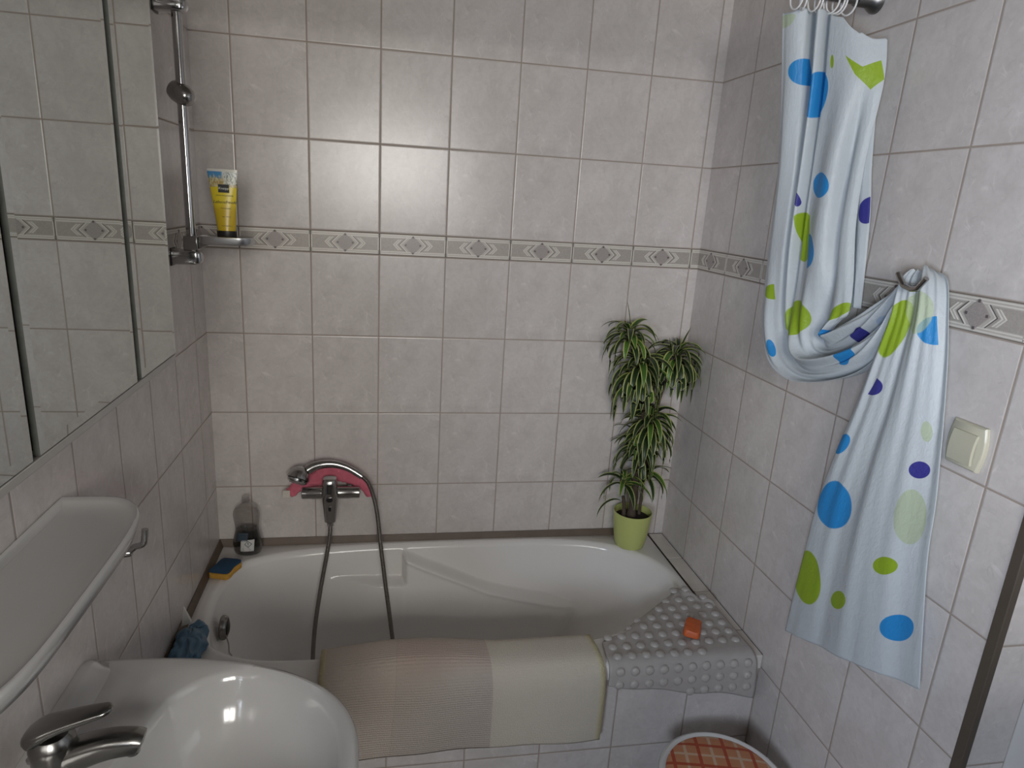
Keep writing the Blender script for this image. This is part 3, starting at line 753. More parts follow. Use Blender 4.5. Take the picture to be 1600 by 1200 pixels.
# ------------------------------------------------------------------ cream bath mat over the tub edge
t = NT('bath_mat'); u, v, _ = t.sep(t.uv())
nf = t.noise(t.comb(u, v), 260, 2); nl = t.noise(t.comb(u, v), 7, 3)
s1 = t.smooth(t.math('ADD', u, t.math('MULTIPLY', v, -.004)), .686, .689)
slant = t.math('SUBTRACT', u, t.math('MULTIPLY', v, -.075)); s2 = t.smooth(slant, .462, .464)
left_c = t.mix(nl, (.47,.41,.36), (.52,.46,.40)); mid_c = t.mix(nl, (.44,.39,.345), (.485,.43,.38))
pinkz = t.math('MULTIPLY', t.math('MULTIPLY', t.smooth(v, .085, .10), t.math('SUBTRACT', 1., t.smooth(v, .15, .19))), t.math('MULTIPLY', s2, .55))
mid_c = t.mix(pinkz, mid_c, (.54,.41,.365))
c = t.mix(s2, left_c, mid_c); c = t.mix(s1, c, t.mix(nl, (.56,.515,.44), (.61,.56,.475)))
seam = t.math('MULTIPLY', t.math('SUBTRACT', 1., t.smooth(t.math('ABSOLUTE', t.math('SUBTRACT', slant, .462)), 0., .0022)), .55)
c = t.mix(seam, c, (.38,.35,.30))
edge = t.math('MINIMUM', t.math('SUBTRACT', u, .262), t.math('SUBTRACT', .985, u))
c = t.mix(t.math('MULTIPLY', t.math('SUBTRACT', 1., t.smooth(edge, .008, .020)), .7), c, (.55,.50,.26))
c = t.mix(t.math('MULTIPLY', nf, .35), c, (.36,.32,.27))
t.set(Base_Color=c, Roughness=.95, Specular_IOR_Level=.15)
rib = t.math('MULTIPLY', t.math('SINE', t.math('MULTIPLY', v, 2*math.pi/.0062)), t.math('SUBTRACT', 1., t.math('MULTIPLY', s1, .8)))
t.bump(t.math('ADD', t.math('MULTIPLY', rib, .22), nf), .8, .0022)
PATH = [(-.588,.47),(-.590,.53),(-.594,.570),(-.603,.592),(-.622,.603),(-.652,.604),(-.685,.600),(-.706,.590),(-.719,.567),(-.7245,.53),(-.726,.47),(-.726,.42),(-.725,.378)]
m = MB(); rows, uvs = [], []; S = spline([(0, y, z) for y, z in PATH], 60); L = 0
for i, p in enumerate(S):
    if i: L += (S[i]-S[i-1]).length
    row, uu = [], []
    for j in range(61):
        f = j/60; x = lerp(.268, .962+.014*sm(L, .12, .3), f)
        hump = .014*math.sin(math.pi*min(1, f*1.6))*sm(p.z, .50, .59)*(1-sm(-p.y, .68, .72))
        wob = .0025*math.sin(f*9+i*.1)+.0018*math.sin(f*23)
        row.append((x, p.y-wob*sm(-p.y, .70, .72)+hump*.6, p.z+hump+ (-.010*(1-f)+.006*math.sin(f*5))*sm(.42-p.z, -.02, .04)))
        uu.append((lerp(.262, .985, f), L-.06))
    rows.append(row); uvs.append(uu)
m.grid(rows, 0, False, uvs)
tag(m.build('bath_mat', t.m, solid=.011), 'cream patchwork bath mat hung over the front edge of the tub', 'bath mat')

# ------------------------------------------------------------------ grey bubble mat over the right front corner and soap
A, B, D0, D1 = Vector((.998,-.622)), Vector((1.318,-.378)), Vector((1.425,-.500)), Vector((1.402,-.700))
def mat_back(s): return A.lerp(B, s/.74) if s < .74 else B.lerp(Vector((1.395,-.455)), (s-.74)/.26)
def mat_front(s): return Vector((lerp(.992, 1.402, s), -.678))
ZT = RIM+.0065
def mat_pt(s, v, off=0):
    """v 0..1 over the top from back to front edge, then hanging down the front (metres past the edge)"""
    b, f_ = mat_back(s), mat_front(s)
    if v <= 1:
        p = b.lerp(f_, v); r = .016; d = (1-v)*(f_-b).length
        z = ZT+off+.0015*math.sin(s*9)*math.sin(v*7)
        if s > .6 and v < .14: z += .011*math.sin((1-v/.14)*math.pi)*abs(math.sin(s*21))*sm(s, .6, .75)
        if s < .70: z -= .012*(1-sm(v*(f_-b).length, 0, .03))*sm(s, .02, .2)
        return Vector((p.x, p.y, z))
    h = v-1; RR = .032; AL = RR*math.pi/2; q = min(1, h/AL); a = q*math.pi/2
    y = f_.y-RR*math.sin(a)-.003*math.sin(s*6)*sm(h, 0, .08)
    z = ZT-RR*(1-math.cos(a))-max(0, h-AL)
    return Vector((f_.x+.012*sm(h, 0, .12)*(s-.1), y, z))
m = MB(); rows = []
drop = lambda s: lerp(.078, .150, s)+.004*math.sin(s*14)
for i in range(73):
    k = i/72
    row = []
    for j in range(61):
        s_ = j/60; v = k/.62 if k < .62 else 1+(k-.62)/.38*drop(s_)
        row.append(tuple(mat_pt(s_, v)))
    rows.append(row)
m.grid(rows)
mm = plain('bubble_mat_rubber', (.43,.405,.385), .42, nscale=60, namt=.08, spec=.4)
MAT_TAG = ('grey rubber bath mat with raised bubbles draped over the right tub corner', 'anti-slip mat')
pitch = .0395
def dome(c, ez, ex, ey, r=.0112, h=.0058):
    rows = []
    for q in range(5):
        a = q/4*math.pi/2; rows.append([tuple(c+ex*r*math.cos(a)*math.cos(2*math.pi*j/14)+ey*r*math.cos(a)*math.sin(2*math.pi*j/14)+ez*h*math.sin(a)) for j in range(14)])
    m.grid(rows, 1, True, caps=True)
X, Y, Zv = Vector((1,0,0)), Vector((0,1,0)), Vector((0,0,1))
for i in range(11):
    x = 1.018+pitch*i+.002
    s_ = (x-.992)/.41
    if not .03 < s_ < .97: continue
    for j in range(10):
        y = -.680+pitch*j
        for _ in range(1):
            lo, hi = 0, 1                     # locate (s, v) of this spot on the top sheet
            best = min(((abs(mat_pt(ss/40, vv/40).x-x)+abs(mat_pt(ss/40, vv/40).y-y), ss/40, vv/40) for ss in range(1, 40) for vv in range(2, 40)), key=lambda q: q[0])
            if best[0] < .012: dome(Vector((x, y, mat_pt(best[1], best[2]).z+.0015)), Zv, X, Y)
    k = 0
    while True:
        h = .040+pitch*.93*k
        if h > drop(s_)-.008: break
        p = mat_pt(s_, 1+h); dome(p+Vector((0,-.0015,0)), -Y, X, Zv); k += 1
tag(m.build('anti_slip_mat', [mm, plain('bubble_rubber', (.45,.425,.40), .35, nscale=60, namt=.05)], solid=.004, angle=75), *MAT_TAG)

m = MB(); rows = []
sc = Vector((1.263, -.604, ZT+.0085)); n = 40; a0 = R(-31)
for z, e in ((0, .004), (.004, 0), (.017, .001), (.021, .003), (.022, .007)):
    row = []
    for j in range(n):
        q = 2*math.pi*j/n; c, s_ = math.cos(q), math.sin(q); x = (.023-e)*math.copysign(abs(c)**.35, c); y = (.037-e)*math.copysign(abs(s_)**.35, s_)
        row.append((sc.x+x*math.cos(a0)-y*math.sin(a0), sc.y+x*math.sin(a0)+y*math.cos(a0), sc.z+z+.0012*math.sin(x*190+y*90)*(z > .01)))
    rows.append(row)
m.grid(rows, 0, True, caps=True)
tag(m.build('soap_bar', plain('orange_soap', (.60,.125,.030), .5, nscale=45, namt=.25, bump=.3, bscale=120), angle=45), 'orange bar of soap lying on the bubble mat', 'soap')
# ------------------------------------------------------------------ potted plant
PC = Vector((1.272, -.084, RIM+.0015))
pl = thing('potted_plant', PC, 'tall potted plant with striped drooping leaves in the back right corner', 'plant')
m = MB(); m.lathe([(.001,.002),(.044,.002),(.048,.0),(.0505,.004),(.056,.030),(.0610,.065),(.0645,.100),(.0660,.124),(.0655,.127),(.0635,.127),(.0625,.122),(.061,.100),(.001,.100)], PC, 'Z', 48)
m.build('pot', plain('lime_pot', (.50,.545,.185), .28, nscale=12, namt=.05), pl)
m = MB(); m.lathe([(.001,.108),(.030,.110),(.0605,.104),(.0605,.099),(.001,.099)], PC, 'Z', 30); soil = m.build('soil', plain('soil', (.022,.016,.011), .95, nscale=180, namt=.6, bump=1., bscale=160), pl)
bark = plain('bark', (.085,.062,.045), .85, nscale=60, namt=.4, bump=.8, bscale=90)
zb = PC.z+.10
T1 = [(1.268,-.082,zb),(1.270,-.084,zb+.12),(1.262,-.086,zb+.25),(1.268,-.086,zb+.40),(1.232,-.090,zb+.55),(1.190,-.095,zb+.66)]
T2 = [(1.300,-.074,zb),(1.302,-.074,zb+.14),(1.306,-.080,zb+.30),(1.322,-.088,zb+.46),(1.352,-.098,zb+.60)]
T3 = [(1.236,-.092,zb),(1.234,-.094,zb+.05),(1.224,-.100,zb+.09)]
m = MB()
for T, ra, rb in ((T1, .017, .006), (T2, .006, .004), (T3, .008, .006)):
    S = spline(T, 30); m.tube(S, [lerp(ra, rb, (i/29)**.5)*(1+.12*math.sin(i*2.1)) for i in range(30)], 12)
m.build('trunk', bark, pl)
t = NT('variegated_leaf'); u, v, w_ = t.sep(t.uv())
ed = t.math('MINIMUM', u, t.math('SUBTRACT', 1., u))
at = t.node('ShaderNodeAttribute', attribute_name='tone'); tone = at.outputs['Fac']
ns = t.noise(t.comb(t.math('MULTIPLY', u, 7.), t.math('MULTIPLY', v, 1.5), tone), 3, 2)
margin = t.math('SUBTRACT', 1., t.smooth(t.math('ADD', ed, t.math('MULTIPLY', t.math('SUBTRACT', ns, .5), .10)), .155, .20))
green = t.mix(ns, (.012,.026,.008), (.026,.050,.016))
mid = t.mix(tone, (.040,.10,.020), (.10,.22,.035))
green = t.mix(t.math('MULTIPLY', t.smooth(tone, .7, .9), .75), green, mid)
edgec = t.mix(tone, (.30,.33,.145), (.46,.50,.15))
t.set(Base_Color=t.mix(margin, green, edgec), Roughness=.38, Specular_IOR_Level=.4)
leafmat = t.m
rl = random.Random(11)
def leaf(m, tones, base, az, elev, L, W, droop, tone):
    """one arching strap leaf: starts up and outward, then droops under its own weight"""
    n = 11; d = Vector((math.cos(az)*math.cos(elev), math.sin(az)*math.cos(elev), math.sin(elev))); p = Vector(base)
    rows, uvs = [], []; tw = rl.uniform(-.5, .5)
    for i in range(n):
        f = i/(n-1)
        side = d.cross(Vector((0,0,1))); side = side.normalized() if side.length > .05 else Vector((-math.sin(az), math.cos(az), 0))
        up = side.cross(d).normalized(); sd = (side*math.cos(tw*f)+up*math.sin(tw*f)); un = sd.cross(d)
        w = W*1.3*(.45+.55*sm(f, 0, .25))*(1-f**3.2)*.5+.0004
        row = []
        for k, (a, hgt) in enumerate(((-1,.28),(-.55,.10),(0,-.04),(.55,.10),(1,.28))):
            q = p+sd*w*a+un*w*hgt
            row.append((min(q.x, RX-.004), min(q.y, -.004), q.z))
        rows.append(row); uvs.append([((k)/4, f) for k in range(5)])
        ang = droop*L/(n-1)*(1.25-.45*f)
        ax = d.cross(Vector((0,0,-1)))
        if ax.length > 1e-3: d = Matrix.Rotation(min(ang, ax.length*1.2), 3, ax.normalized()) @ d
        p = p+d*(L/(n-1))
        if p.x > RX-.008: p.x = RX-.008
        if p.y > -.008: p.y = -.008
    m.grid(rows, 0, False, uvs); tones += [tone]*(n*5)
def rosette(c, n, L, W, spread, droop, elev, young=.25, az0=0, azr=2*math.pi, zspan=.03):
    m = MB(); tones = []
    for i in range(n):
        f = i/n; az = az0+(i*2.39996) % azr
        e = lerp(elev, 1.25, f**1.6)+rl.uniform(-.15, .15)
        l = L*rl.uniform(.75, 1.12)*(1-.25*f)
        b = Vector(c)+Vector((math.cos(az), math.sin(az), 0))*.006+Vector((0,0,-zspan*(1-f)))
        tn = rl.uniform(.05, .55) if rl.random() > young else rl.uniform(.72, 1.)
        leaf(m, tones, b, az, e, l, W*rl.uniform(.8, 1.15), droop*rl.uniform(.8, 1.25), tn)
    o = m.build('foliage', leafmat, pl, angle=70, recalc=False)
    a = o.data.attributes.new('tone', 'FLOAT', 'POINT'); a.data.foreach_set('value', tones)
    return o
rosette((1.183,-.098,1.345), 34, .135, .0165, 1, 17, .35, .30, zspan=.05)      # top of the main stem
rosette((1.232,-.092,1.245), 62, .175, .0185, 1, 16, .25, .22, zspan=.09)      # large crown
rosette((1.352,-.098,1.285), 46, .155, .0175, 1, 16, .25, .18, zspan=.07)      # right crown
rosette((1.292,-.090,1.060), 50, .150, .0180, 1, 16, .25, .22, zspan=.08)      # middle
rosette((1.262,-.086,.985), 38, .135, .0165, 1, 17, .20, .10, zspan=.08)       # lower middle
rosette((1.300,-.085,.860), 17, .125, .0155, 1, 14, .25, .40, zspan=.03)       # low right
rosette((1.222,-.098,.835), 13, .125, .0155, 1, 15, .35, .45, zspan=.03)       # low left
m = MB(); tones = []
for b, az, e, L in (((1.181,-.098,1.35), 2.6, 1.45, .085), ((1.36,-.10,1.285), .3, 1.2, .075), ((1.33,-.10,1.27), 2.0, 1.3, .05), ((1.224,-.10,.745), 3.3, .9, .13)):
    leaf(m, tones, b, az, e, L, .008, 2 if L < .1 else 17, .1)
o = m.build('foliage', leafmat, pl, angle=70, recalc=False); a = o.data.attributes.new('tone', 'FLOAT', 'POINT'); a.data.foreach_set('value', tones)

# ------------------------------------------------------------------ shower curtain rod, rings, curtain, hook
RDY, RDZ = -.655, 2.158
rod = thing('curtain_rod', (RX, RDY, RDZ), 'grey metal shower curtain rod fixed to the right wall at the top', 'curtain rod')
m = MB(); m.tube([(LX+.001, RDY, RDZ), (RX-.001, RDY, RDZ)], .0125, 24); m.build('pole', plain('rod_metal', (.30,.30,.30), .3, 1, nscale=20), rod)
m = MB(); m.lathe([(.001,0),(.026,0),(.026,-.006),(.022,-.014),(.0165,-.022),(.0160,-.050),(.001,-.050)], (RX-.0005, RDY, RDZ), 'X', 32); fm = plain('rod_metal_dark', (.20,.20,.20), .35, 1, nscale=20); m.build('wall_flange', fm, rod); m = MB(); m.lathe([(.001,0),(.026,0),(.026,.006),(.022,.014),(.0165,.022),(.0160,.050),(.001,.050)], (LX+.0005, RDY, RDZ), 'X', 32); m.build('wall_flange', fm, rod)
ringm = plain('ring_white', (.74,.74,.73), .4, nscale=20, namt=.03)
m = MB(); n = 40; P = [(0, .0195*math.cos(2*math.pi*j/n), -.0105+.0240*math.sin(2*math.pi*j/n)) for j in range(n)]
rows = [[(p[0]+.0019*math.cos(q)*1, p[1]*(1+.0019/.0195*math.sin(q)), -.0105+(p[2]+.0105)*(1+.0019/.024*math.sin(q))) for q in [2*math.pi*k/8 for k in range(8)]] for p in P]
m.grid(rows+[rows[0]], 0, True)
ring0 = m.build('curtain_ring', ringm)
for i, (x, rz) in enumerate(((1.246,.15),(1.262,-.2),(1.286,.1),(1.297,-.15),(1.326,.3),(1.335,.5),(1.345,.2),(1.366,.25))):
    o = ring0 if i == 0 else ring0.copy()
    if i: C.objects.link(o)
    o.location = (x, RDY, RDZ); o.rotation_euler = (0, 0, rz)
    tag(o, ('leftmost', 'second from the left', 'third from the left', 'fourth from the left', 'fourth from the right', 'third from the right', 'second from the right', 'rightmost')[i]+' of the thin white curtain rings on the grey rod', 'curtain ring', 'curtain rings bunched on the rod')

CUR_UP=[[[1.25,-0.6007,2.1222],[1.4,-0.7515,2.0634]],[[1.28,-0.5889,1.9945],[1.4,-0.7662,1.9786]],[[1.31,-0.5788,1.8347],[1.395,-0.7642,1.8315]],[[1.325,-0.5692,1.7058],[1.39,-0.7799,1.7025]],[[1.335,-0.5632,1.5691],[1.39,-0.8073,1.585]],[[1.345,-0.5649,1.4506],[1.39,-0.814,1.522]],[[1.35,-0.6083,1.3672],[1.39,-0.7953,1.5007]],[[1.355,-0.6806,1.3406],[1.39,-0.7755,1.4801]],[[1.36,-0.7615,1.3501],[1.39,-0.7813,1.4755]],[[1.365,-0.8562,1.3846],[1.39,-0.8097,1.495]],[[1.37,-0.917,1.425],[1.39,-0.8563,1.5276]],[[1.375,-0.9539,1.4806],[1.39,-0.8954,1.5599]],[[1.385,-0.9578,1.5356],[1.392,-0.9271,1.5871]],[[1.39,-0.9781,1.5793],[1.392,-0.9473,1.6092]]]
DOT_UP=[["blue",[5.7091,-0.1985,-1.3348,0.1279,5.324,-4.5403],[[154.1446,-5.3588,36.0404]]],["blue",[8.7999,0.7989,-4.2746,-0.906,3.1546,-3.258],[]],["green",[1.8982,-0.107,-1.3913,0.0514,1.0707,-0.9155],[[2779.389,-2765.521,212.1132],[5757.6925,-1387.5165,3666.1802],[-3656.7212,2331.8841,-744.1901],[-4880.3603,1821.1534,-2117.1034]]],["green",[1.9435,-0.116,-1.6554,0.0526,1.0273,-0.8811],[[-2222.1647,-2278.5797,-3499.6879],[5403.5231,-693.5367,4749.3802],[2713.7654,1600.0531,4209.5352],[-5895.1237,1372.0634,-3794.2275]]],["pale",[10.2417,-0.0398,-0.3994,3.0836,8.8489,-1.5449],[]],["green",[54.3969,-1.9648,-26.7024,0.8101,10.2415,-7.4242],[]],["blue",[7.8778,-0.7901,-2.6984,0.1886,4.765,-11.5409],[[-133.9223,13.4312,-29.3722]]],["navy",[16.2759,-1.3086,-13.9358,0.4237,4.3626,-12.6853],[[146.4833,-11.7776,126.4225]]],["navy",[41.597,-3.7431,-3.7376,0.6166,8.0853,-21.657],[]],["green",[8.5294,-0.6438,-1.4769,0.2758,2.3603,-7.8554],[[127.9417,-9.6572,31.1537],[-127.9417,9.6572,-13.1537]]],["blue",[7.8096,-0.4851,-2.1868,0.4519,3.4188,-12.2391],[[-132.7636,8.2459,-37.6763]]],["green",[8.8263,-0.6054,1.3176,0.313,6.319,-27.3233],[[123.5681,-8.4759,-18.4463]]],["green",[5.9077,0.488,-5.1599,-1.9894,1.7578,-7.9703],[]],["green",[5.6231,-1.1122,0.5307,9.9178,2.6857,-22.4299],[]],["blue",[7.4908,-0.1027,-5.6037,-7.0759,1.2996,-3.1247],[]],["navy",[4.4028,2.649,-28.6467,-8.6829,1.2893,-6.654],[]],["blue",[3.5816,2.0808,-20.6721,-7.3973,1.7726,-13.9872],[]],["blue",[29.0055,0.4578,-5.2972,-1.8093,3.6053,-20.494],[]],["palebl",[1.636,1.5491,-18.0588,-5.9342,-0.5825,9.2406],[]]]
CUR_LOW=[[[1.392,-0.9575,1.6188],[1.412,-0.9913,1.628]],[[1.378,-0.9532,1.6009],[1.405,-1.023,1.6219]],[[1.368,-0.9599,1.5687],[1.398,-1.0435,1.6024]],[[1.365,-0.9602,1.5293],[1.395,-1.0597,1.5592]],[[1.365,-0.9388,1.4356],[1.397,-1.0791,1.4823]],[[1.368,-0.914,1.3345],[1.4,-1.0957,1.3921]],[[1.372,-0.8806,1.2226],[1.4,-1.1109,1.3123]],[[1.378,-0.8481,1.0861],[1.4,-1.1271,1.2191]],[[1.38,-0.8377,0.9673],[1.4,-1.1383,1.1214]],[[1.382,-0.8268,0.8416],[1.4,-1.1631,1.0028]],[[1.384,-0.8199,0.7392],[1.4,-1.1922,0.8743]]]
DOT_LOW=[["green",[4.6319,0.2978,-1.8464,-0.8393,1.1736,-3.3919],[[-83.8074,39.2083,140.4678]]],["blue",[4.1581,-0.2053,-2.86,-0.4678,3.0513,-9.89],[[108.1101,-5.3386,75.3589]]],["navy",[7.4012,-1.5064,5.6795,-0.3391,5.1095,-22.8484],[[-98.2827,-15.2801,-82.8977]]],["blue",[11.1962,1.6624,-10.0867,-4.3428,4.1848,-23.9422],[]],["pale",[24.388,-1.5056,-12.7444,0.0437,4.2292,-23.2442],[]],["navy",[15.1418,-0.9512,-6.9115,-0.0442,5.9367,-37.4119],[]],["blue",[5.9539,-0.8136,4.5827,-0.0017,2.0391,-14.2731],[]],["pale",[10.3411,-0.3539,-6.1658,-0.4123,1.8294,-12.8842],[]],["green",[7.2702,-1.0953,8.6666,0.7945,1.67,-14.3678],[]],["green",[12.6141,-0.7168,-3.4255,1.1305,6.3047,-52.4518],[]],["green",[12.7577,-0.9037,2.6419,2.4625,5.6263,-51.1375],[]],["blue",[10.5403,-0.3985,-5.2675,2.7078,5.2062,-50.032],[]],["navy",[15.8802,-0.4633,-2.9286,9.0282,4.4522,-50.1961],[]],["pale",[4.009,-0.2347,-1.5259,-0.4437,1.3856,-3.4688],[]]]

def dot_material(name, dots, base=(.645,.69,.72)):
    t = NT(name); uv = t.uv(); c = None
    cols = {'blue': (.035,.32,.72), 'green': (.36,.52,.035), 'navy': (.055,.055,.32), 'pale': (.50,.60,.33), 'palebl': (.36,.49,.68)}
    nz = t.noise(uv, 9, 2); c = t.mix(nz, base, tuple(x*1.06 for x in base)); cover = None
    for k, (cn, A, clips) in enumerate(dots):
        a = t.math('ADD', t.vmath('DOT_PRODUCT', uv, (A[0], A[1], 0)), A[2]); b = t.math('ADD', t.vmath('DOT_PRODUCT', uv, (A[3], A[4], 0)), A[5])
        r = t.math('SQRT', t.math('ADD', t.math('MULTIPLY', a, a), t.math('MULTIPLY', b, b)))
        f = t.math('SUBTRACT', 1., t.smooth(r, .97, 1.03))
        for nx, ny, d in clips:
            f = t.math('MULTIPLY', f, t.math('LESS_THAN', t.vmath('DOT_PRODUCT', uv, (nx, ny, 0)), d))
        if cn in ('pale', 'palebl'): f = t.math('MULTIPLY', f, .6)
        c = t.mix(f, c, cols[cn]); cover = f if cover is None else t.math('MAXIMUM', cover, f)
    t.set(Base_Color=c, Roughness=.38, Specular_IOR_Level=.35)
    tr = t.node('ShaderNodeBsdfTranslucent'); t.link(c, tr.inputs['Color'])
    mx_ = t.node('ShaderNodeMixShader'); mx_.inputs[0].default_value = .30
    out = t.n['Material Output']; t.link(t.bsdf.outputs[0], mx_.inputs[1]); t.link(tr.outputs[0], mx_.inputs[2]); t.link(mx_.outputs[0], out.inputs['Surface'])
    t.bump(t.noise(t.vmath('MULTIPLY', uv, (6., 1.2, 0)), 6, 4, .6, .6), .30, .006)
    return t.m
def cloth_rows(D, nt, ns, fold, lift=None):
    A, B = [r[0] for r in D], [r[1] for r in D]; n = len(D)-1; rows, uvs = [], []
    for i in range(nt+1):
        t = n*i/nt; a, b = catm(A, t), catm(B, t); tdir = (catm(A, min(n, t+.05))+catm(B, min(n, t+.05))-catm(A, max(0, t-.05))-catm(B, max(0, t-.05))).normalized()
        w = (b-a); nr = w.cross(tdir).normalized()
        if nr.x > 0: nr = -nr
        row = []
        for j in range(ns+1):
            s = j/ns; d = fold(s, t)
            q = a.lerp(b, s)+nr*d; q.z += lift(s, t) if lift else 0; q.x = min(q.x, RX-.008); row.append(tuple(q))
        rows.append(row); uvs.append([(j/ns, t) for j in range(ns+1)])
    return rows, uvs
def fold_up(s, t):
    # deep gathers: dark valleys between broad smooth panels, bunching up along the swag
    k = lambda c, w: math.exp(-((s-c)/w)**2)
    d = -.034*k(.285-.008*t, .028)-.026*k(.43-.018*t, .020)+.012*k(.355-.012*t, .035)-.022*k(.86-.02*t, .05)*sm(t, .8, 2.2)
    d += .010*math.sin(math.pi*min(1, s/.28))*(s < .28)+.018*math.sin(math.pi*max(0, (s-.44)/.56))*(s > .44)
    d += .004*math.sin(s*19+t*.6)*sm(t, .3, 2)
    g = sm(t, 3.2, 6.2)
    d2 = .017*math.sin(s*13+.35*t)+.007*math.sin(s*27-.5*t+1)+.003*math.sin(s*55+t*.7)
    d = lerp(d, d2*(1-.4*sm(t, 10, 13)), g)
    return d*sm(min(s, 1-s), -.02, .06)
def fold_low(s, t):
    g = sm(t, 1, 8)
    d = lerp(.006, .0042, g)*math.sin(s*10.5+.6+.10*t)+.0022*math.sin(s*23+t*.35)+.0012*math.sin(s*47-t*.4)*(1-g*.5)
    return d*sm(min(s, 1-s), -.02, .08)+.010*math.sin(math.pi*s)
cur = thing('shower_curtain', (1.34, -.70, 2.10), 'white shower curtain with blue and green spots draped over a wall hook', 'shower curtain')
rows, uvs = cloth_rows(CUR_UP, 240, 170, fold_up, lambda s, t: (1-sm(t, 0, .7))*(.030*math.sin(math.pi*min(1, s*1.25+.05))**.8-.006*abs(math.sin(s*16)))); m = MB(); m.grid(rows, 0, False, uvs)
m.build('gathered_cloth', dot_material('curtain_upper', DOT_UP), cur, angle=180, solid=.0008, recalc=False)
rows, uvs = cloth_rows(CUR_LOW, 160, 120, fold_low); m = MB(); m.grid(rows, 0, False, uvs)
m.build('hanging_cloth', dot_material('curtain_lower', DOT_LOW), cur, angle=180, solid=.0008, recalc=False)
# second layer of the gathers seen behind the front panel
cl_plain = dot_material('curtain_plain', [['navy', [0., 3.2, -9.3, 3.6, 0, -3.5], [[1, 0, .985]]]])
P0 = [(1.400,-.690,2.02),(1.402,-.700,1.90),(1.402,-.705,1.80),(1.403,-.720,1.70),(1.405,-.750,1.60),(1.405,-.775,1.53)]
P1 = [(1.404,-.735,2.02),(1.405,-.752,1.90),(1.405,-.769,1.81),(1.405,-.790,1.73),(1.405,-.805,1.64),(1.404,-.822,1.53)]
S0, S1 = spline(P0, 60), spline(P1, 60); m = MB()
m.grid([[tuple(a.lerp(b, q/12)+Vector((-.005*math.sin(q*.9), 0, 0))) for q in range(13)] for a, b in zip(S0, S1)], 0, False, [[(q/12, i/12) for q in range(13)] for i in range(60)])
m.build('back_layer', cl_plain, cur, solid=.001, recalc=False)

hk = thing('curtain_hook', (RX, -.985, 1.602), 'bent chrome double hook on the right wall holding the spotted curtain', 'hook')
m = MB(); m.lathe([(.001,0),(.016,0),(.016,-.004),(.011,-.007),(.0075,-.010),(.0065,-.040),(.001,-.041)], (RX-.0005, -.985, 1.600), 'X', 24); m.build('wall_base', M['chrome'], hk)
m = MB(); m.tube([(1.355,-.968,1.619),(1.355,-.976,1.609),(1.355,-.987,1.5985),(1.355,-.990,1.5975),(1.355,-1.008,1.5942),(1.355,-1.0195,1.596),(1.355,-1.022,1.598),(1.355,-1.029,1.607),(1.355,-1.037,1.617)], .0052, 12)
m.tube([(1.356,-1.004,1.5950), (1.394,-.986,1.600)], .0058, 12); m.build('double_prong', M['dull_chrome'], hk)

# ------------------------------------------------------------------ light switch
sw = thing('light_switch', (RX, -1.132, 1.338), 'beige rocker light switch on the right wall beside the curtain', 'light switch')
def barrel(hw, bow, hz, x, k=1):
    P = []
    for j in range(13):
        f = -1+2*j/12; P.append((x, -1.132-(hw+bow*(1-f*f)), 1.338+hz*f))
    for j in range(13):
        f = 1-2*j/12; P.append((x, -1.132+(hw+bow*(1-f*f)), 1.338+hz*f))
    return P
m = MB(); rows = [barrel(.033,.006,.0405,RX-.0005), barrel(.033,.006,.0405,RX-.006), barrel(.0315,.006,.0390,RX-.0085), barrel(.030,.0055,.0375,RX-.0095)]
m.grid(rows, 0, True, caps=True); sb = plain('switch_beige', (.52,.50,.395), .28, nscale=15, namt=.03)
m.build('switch_plate', sb, sw, angle=30)
m = MB(); rows = []
for j in range(13):
    f = -1+2*j/12; x = RX-.0145-.0035*f*f*.0-.003*(1-f*f)+(.002 if f < -.3 else 0)*0
    rows.append([(x+(.0052 if abs(q) > 1 else 0)+(.001*f), -1.132-max(-1, min(1, q))*(.0245), 1.338-.003+.0275*f) for q in (-1.01, -1, -.5, 0, .5, 1, 1.01)])
m.grid(rows); o_ = rows
m.add([*rows[0], *[(RX-.0094, p[1], p[2]) for p in rows[0]]], [(i, i+1, i+8, i+7) for i in range(6)]); m.add([*rows[-1], *[(RX-.0094, p[1], p[2]) for p in rows[-1]]], [(i, i+7, i+8, i+1) for i in range(6)])
m.build('rocker', sb, sw, angle=35)

# ------------------------------------------------------------------ round stool with plaid seat
st = thing('round_stool', (1.215, -.935, 0), 'round white stool with orange plaid seat in front of the tub', 'stool')
t = NT('plaid_print'); x, y, _ = t.sep(t.obj())
ca, sa = math.cos(R(-14)), math.sin(R(-14))
def bars(coord, off, wd):
    f = t.math('FRACT', t.math('DIVIDE', t.math('ADD', coord, off), .066)); d = t.math('ABSOLUTE', t.math('SUBTRACT', f, .5)); return t.math('SUBTRACT', 1., t.smooth(d, wd*.85, wd*1.15))
px_ = t.math('ADD', t.math('MULTIPLY', x, ca), t.math('MULTIPLY', y, sa)); py_ = t.math('SUBTRACT', t.math('MULTIPLY', y, ca), t.math('MULTIPLY', x, sa))
nn = t.noise(t.obj(), 60, 3)
c = t.mix(nn, (.50,.205,.095), (.60,.27,.135))
lt = t.math('MAXIMUM', bars(px_, .0594+.033, .055), bars(py_, -.048+.033, .055)); c = t.mix(t.math('MULTIPLY', lt, .85), c, (.62,.46,.33))
rd = t.math('MAXIMUM', bars(px_, .0594, .065), bars(py_, -.048, .065)); c = t.mix(t.math('MULTIPLY', rd, .9), c, (.42,.055,.018))
t.set(Base_Color=c, Roughness=.45)
sc = (1.215, -.935)
m = MB(); m.lathe([(.001,.400),(.146,.400),(.152,.404),(.1545,.412),(.152,.420),(.146,.4235),(.139,.421),(.136,.417),(.001,.417)], (*sc, 0), 'Z', 64); m.build('seat_rim', plain('stool_white', (.66,.65,.63), .35, nscale=8, namt=.03), st)
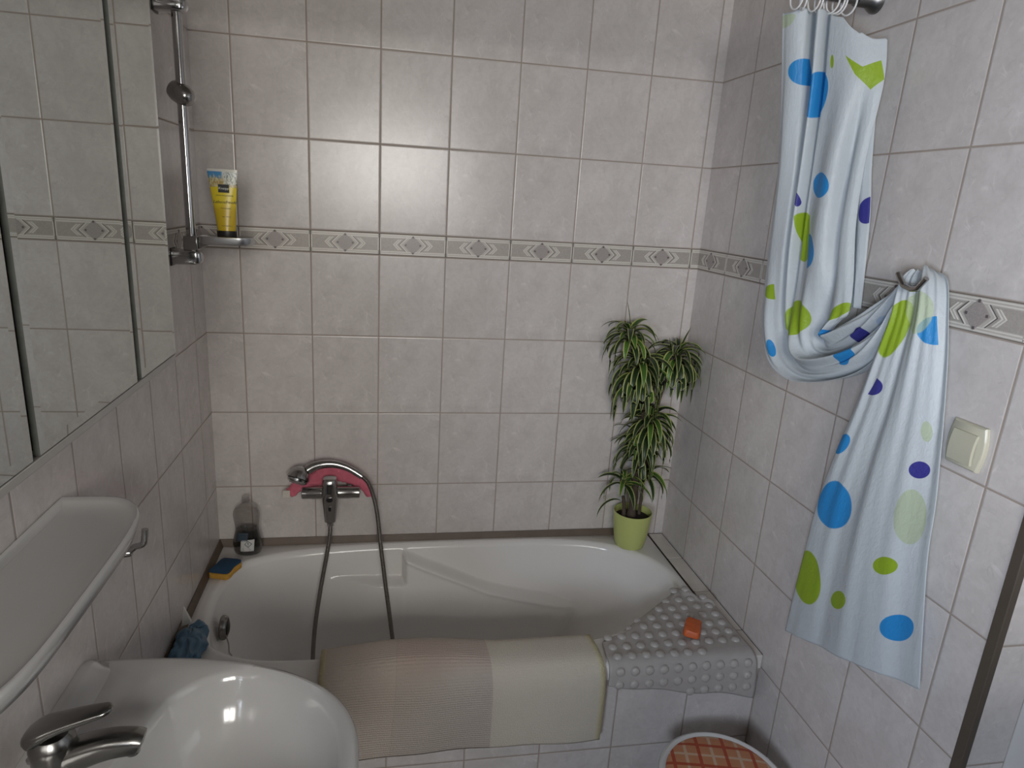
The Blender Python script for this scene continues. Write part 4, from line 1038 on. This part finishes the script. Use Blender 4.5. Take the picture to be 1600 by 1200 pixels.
m = MB(); m.lathe([(.001,.4175),(.1365,.4175),(.136,.4205),(.120,.4235),(.06,.4255),(.001,.426)], (*sc, 0), 'Z', 64); m.build('seat_cushion', t.m, st)
for k in range(4):
    a = math.pi/4+k*math.pi/2; m = MB(); m.tube([(sc[0]+.105*math.cos(a), sc[1]+.105*math.sin(a), .402), (sc[0]+.135*math.cos(a), sc[1]+.135*math.sin(a), 0.0)], [.014, .011], 14); m.build('leg', bpy.data.materials['stool_white'], st)

# ------------------------------------------------------------------ light, world, camera
w = bpy.data.worlds.new('World'); bpy.context.scene.world = w; w.use_nodes = True
w.node_tree.nodes['Background'].inputs[0].default_value = (.70,.84,1.,1); w.node_tree.nodes['Background'].inputs[1].default_value = 1.0
def area(name, loc, rot, sx, sy, e, c):
    L = bpy.data.lights.new(name, 'AREA'); L.shape = 'RECTANGLE'; L.size = sx; L.size_y = sy; L.energy = e; L.color = c
    o = bpy.data.objects.new(name, L); C.objects.link(o); o.location = loc; o.rotation_euler = rot; return o
area('rear_window_daylight', ((WX0+WX1)/2, YREAR-REV-.02, (WZ0+WZ1)/2), (R(90), 0, 0), WX1-WX0-.06, WZ1-WZ0-.06, 36, (1.,.955,.89))
area('left_window_daylight', (LX-.15, (WY0+WY1)/2, (LZ0+LZ1)/2), (0, R(-90), 0), LZ1-LZ0-.06, WY1-WY0-.06, 50, (.83,.94,1.11))
cam = bpy.data.cameras.new('camera'); co = bpy.data.objects.new('camera', cam); C.objects.link(co)
cam.sensor_width = 36; cam.sensor_fit = 'HORIZONTAL'; cam.lens = 1045.154/1600*36; cam.shift_x = 17.332/1600; cam.shift_y = 13.712/1600; cam.clip_start = .02
yaw, pit, rol = -.187, -.2758, .0601
f = Vector((-math.sin(yaw)*math.cos(pit), math.cos(yaw)*math.cos(pit), math.sin(pit))); rt = Vector((math.cos(yaw), math.sin(yaw), 0)); up = rt.cross(f)
r2 = rt*math.cos(rol)+up*math.sin(rol); u2 = up*math.cos(rol)-rt*math.sin(rol)
Mx = Matrix((r2, u2, -f)).transposed().to_4x4(); Mx.translation = Vector((.40342, -2.08538, 1.70144)); co.matrix_world = Mx
S = bpy.context.scene; S.camera = co
S.view_settings.view_transform = 'Standard'; S.view_settings.look = 'None'; S.view_settings.gamma = 1; S.view_settings.use_curve_mapping = False
S.view_settings.exposure = .42
S.cycles.max_bounces = 12; S.cycles.diffuse_bounces = 6; S.cycles.glossy_bounces = 5; S.cycles.transmission_bounces = 8; S.cycles.transparent_max_bounces = 10
S.cycles.caustics_reflective = False; S.cycles.caustics_refractive = False; S.cycles.sample_clamp_indirect = 4
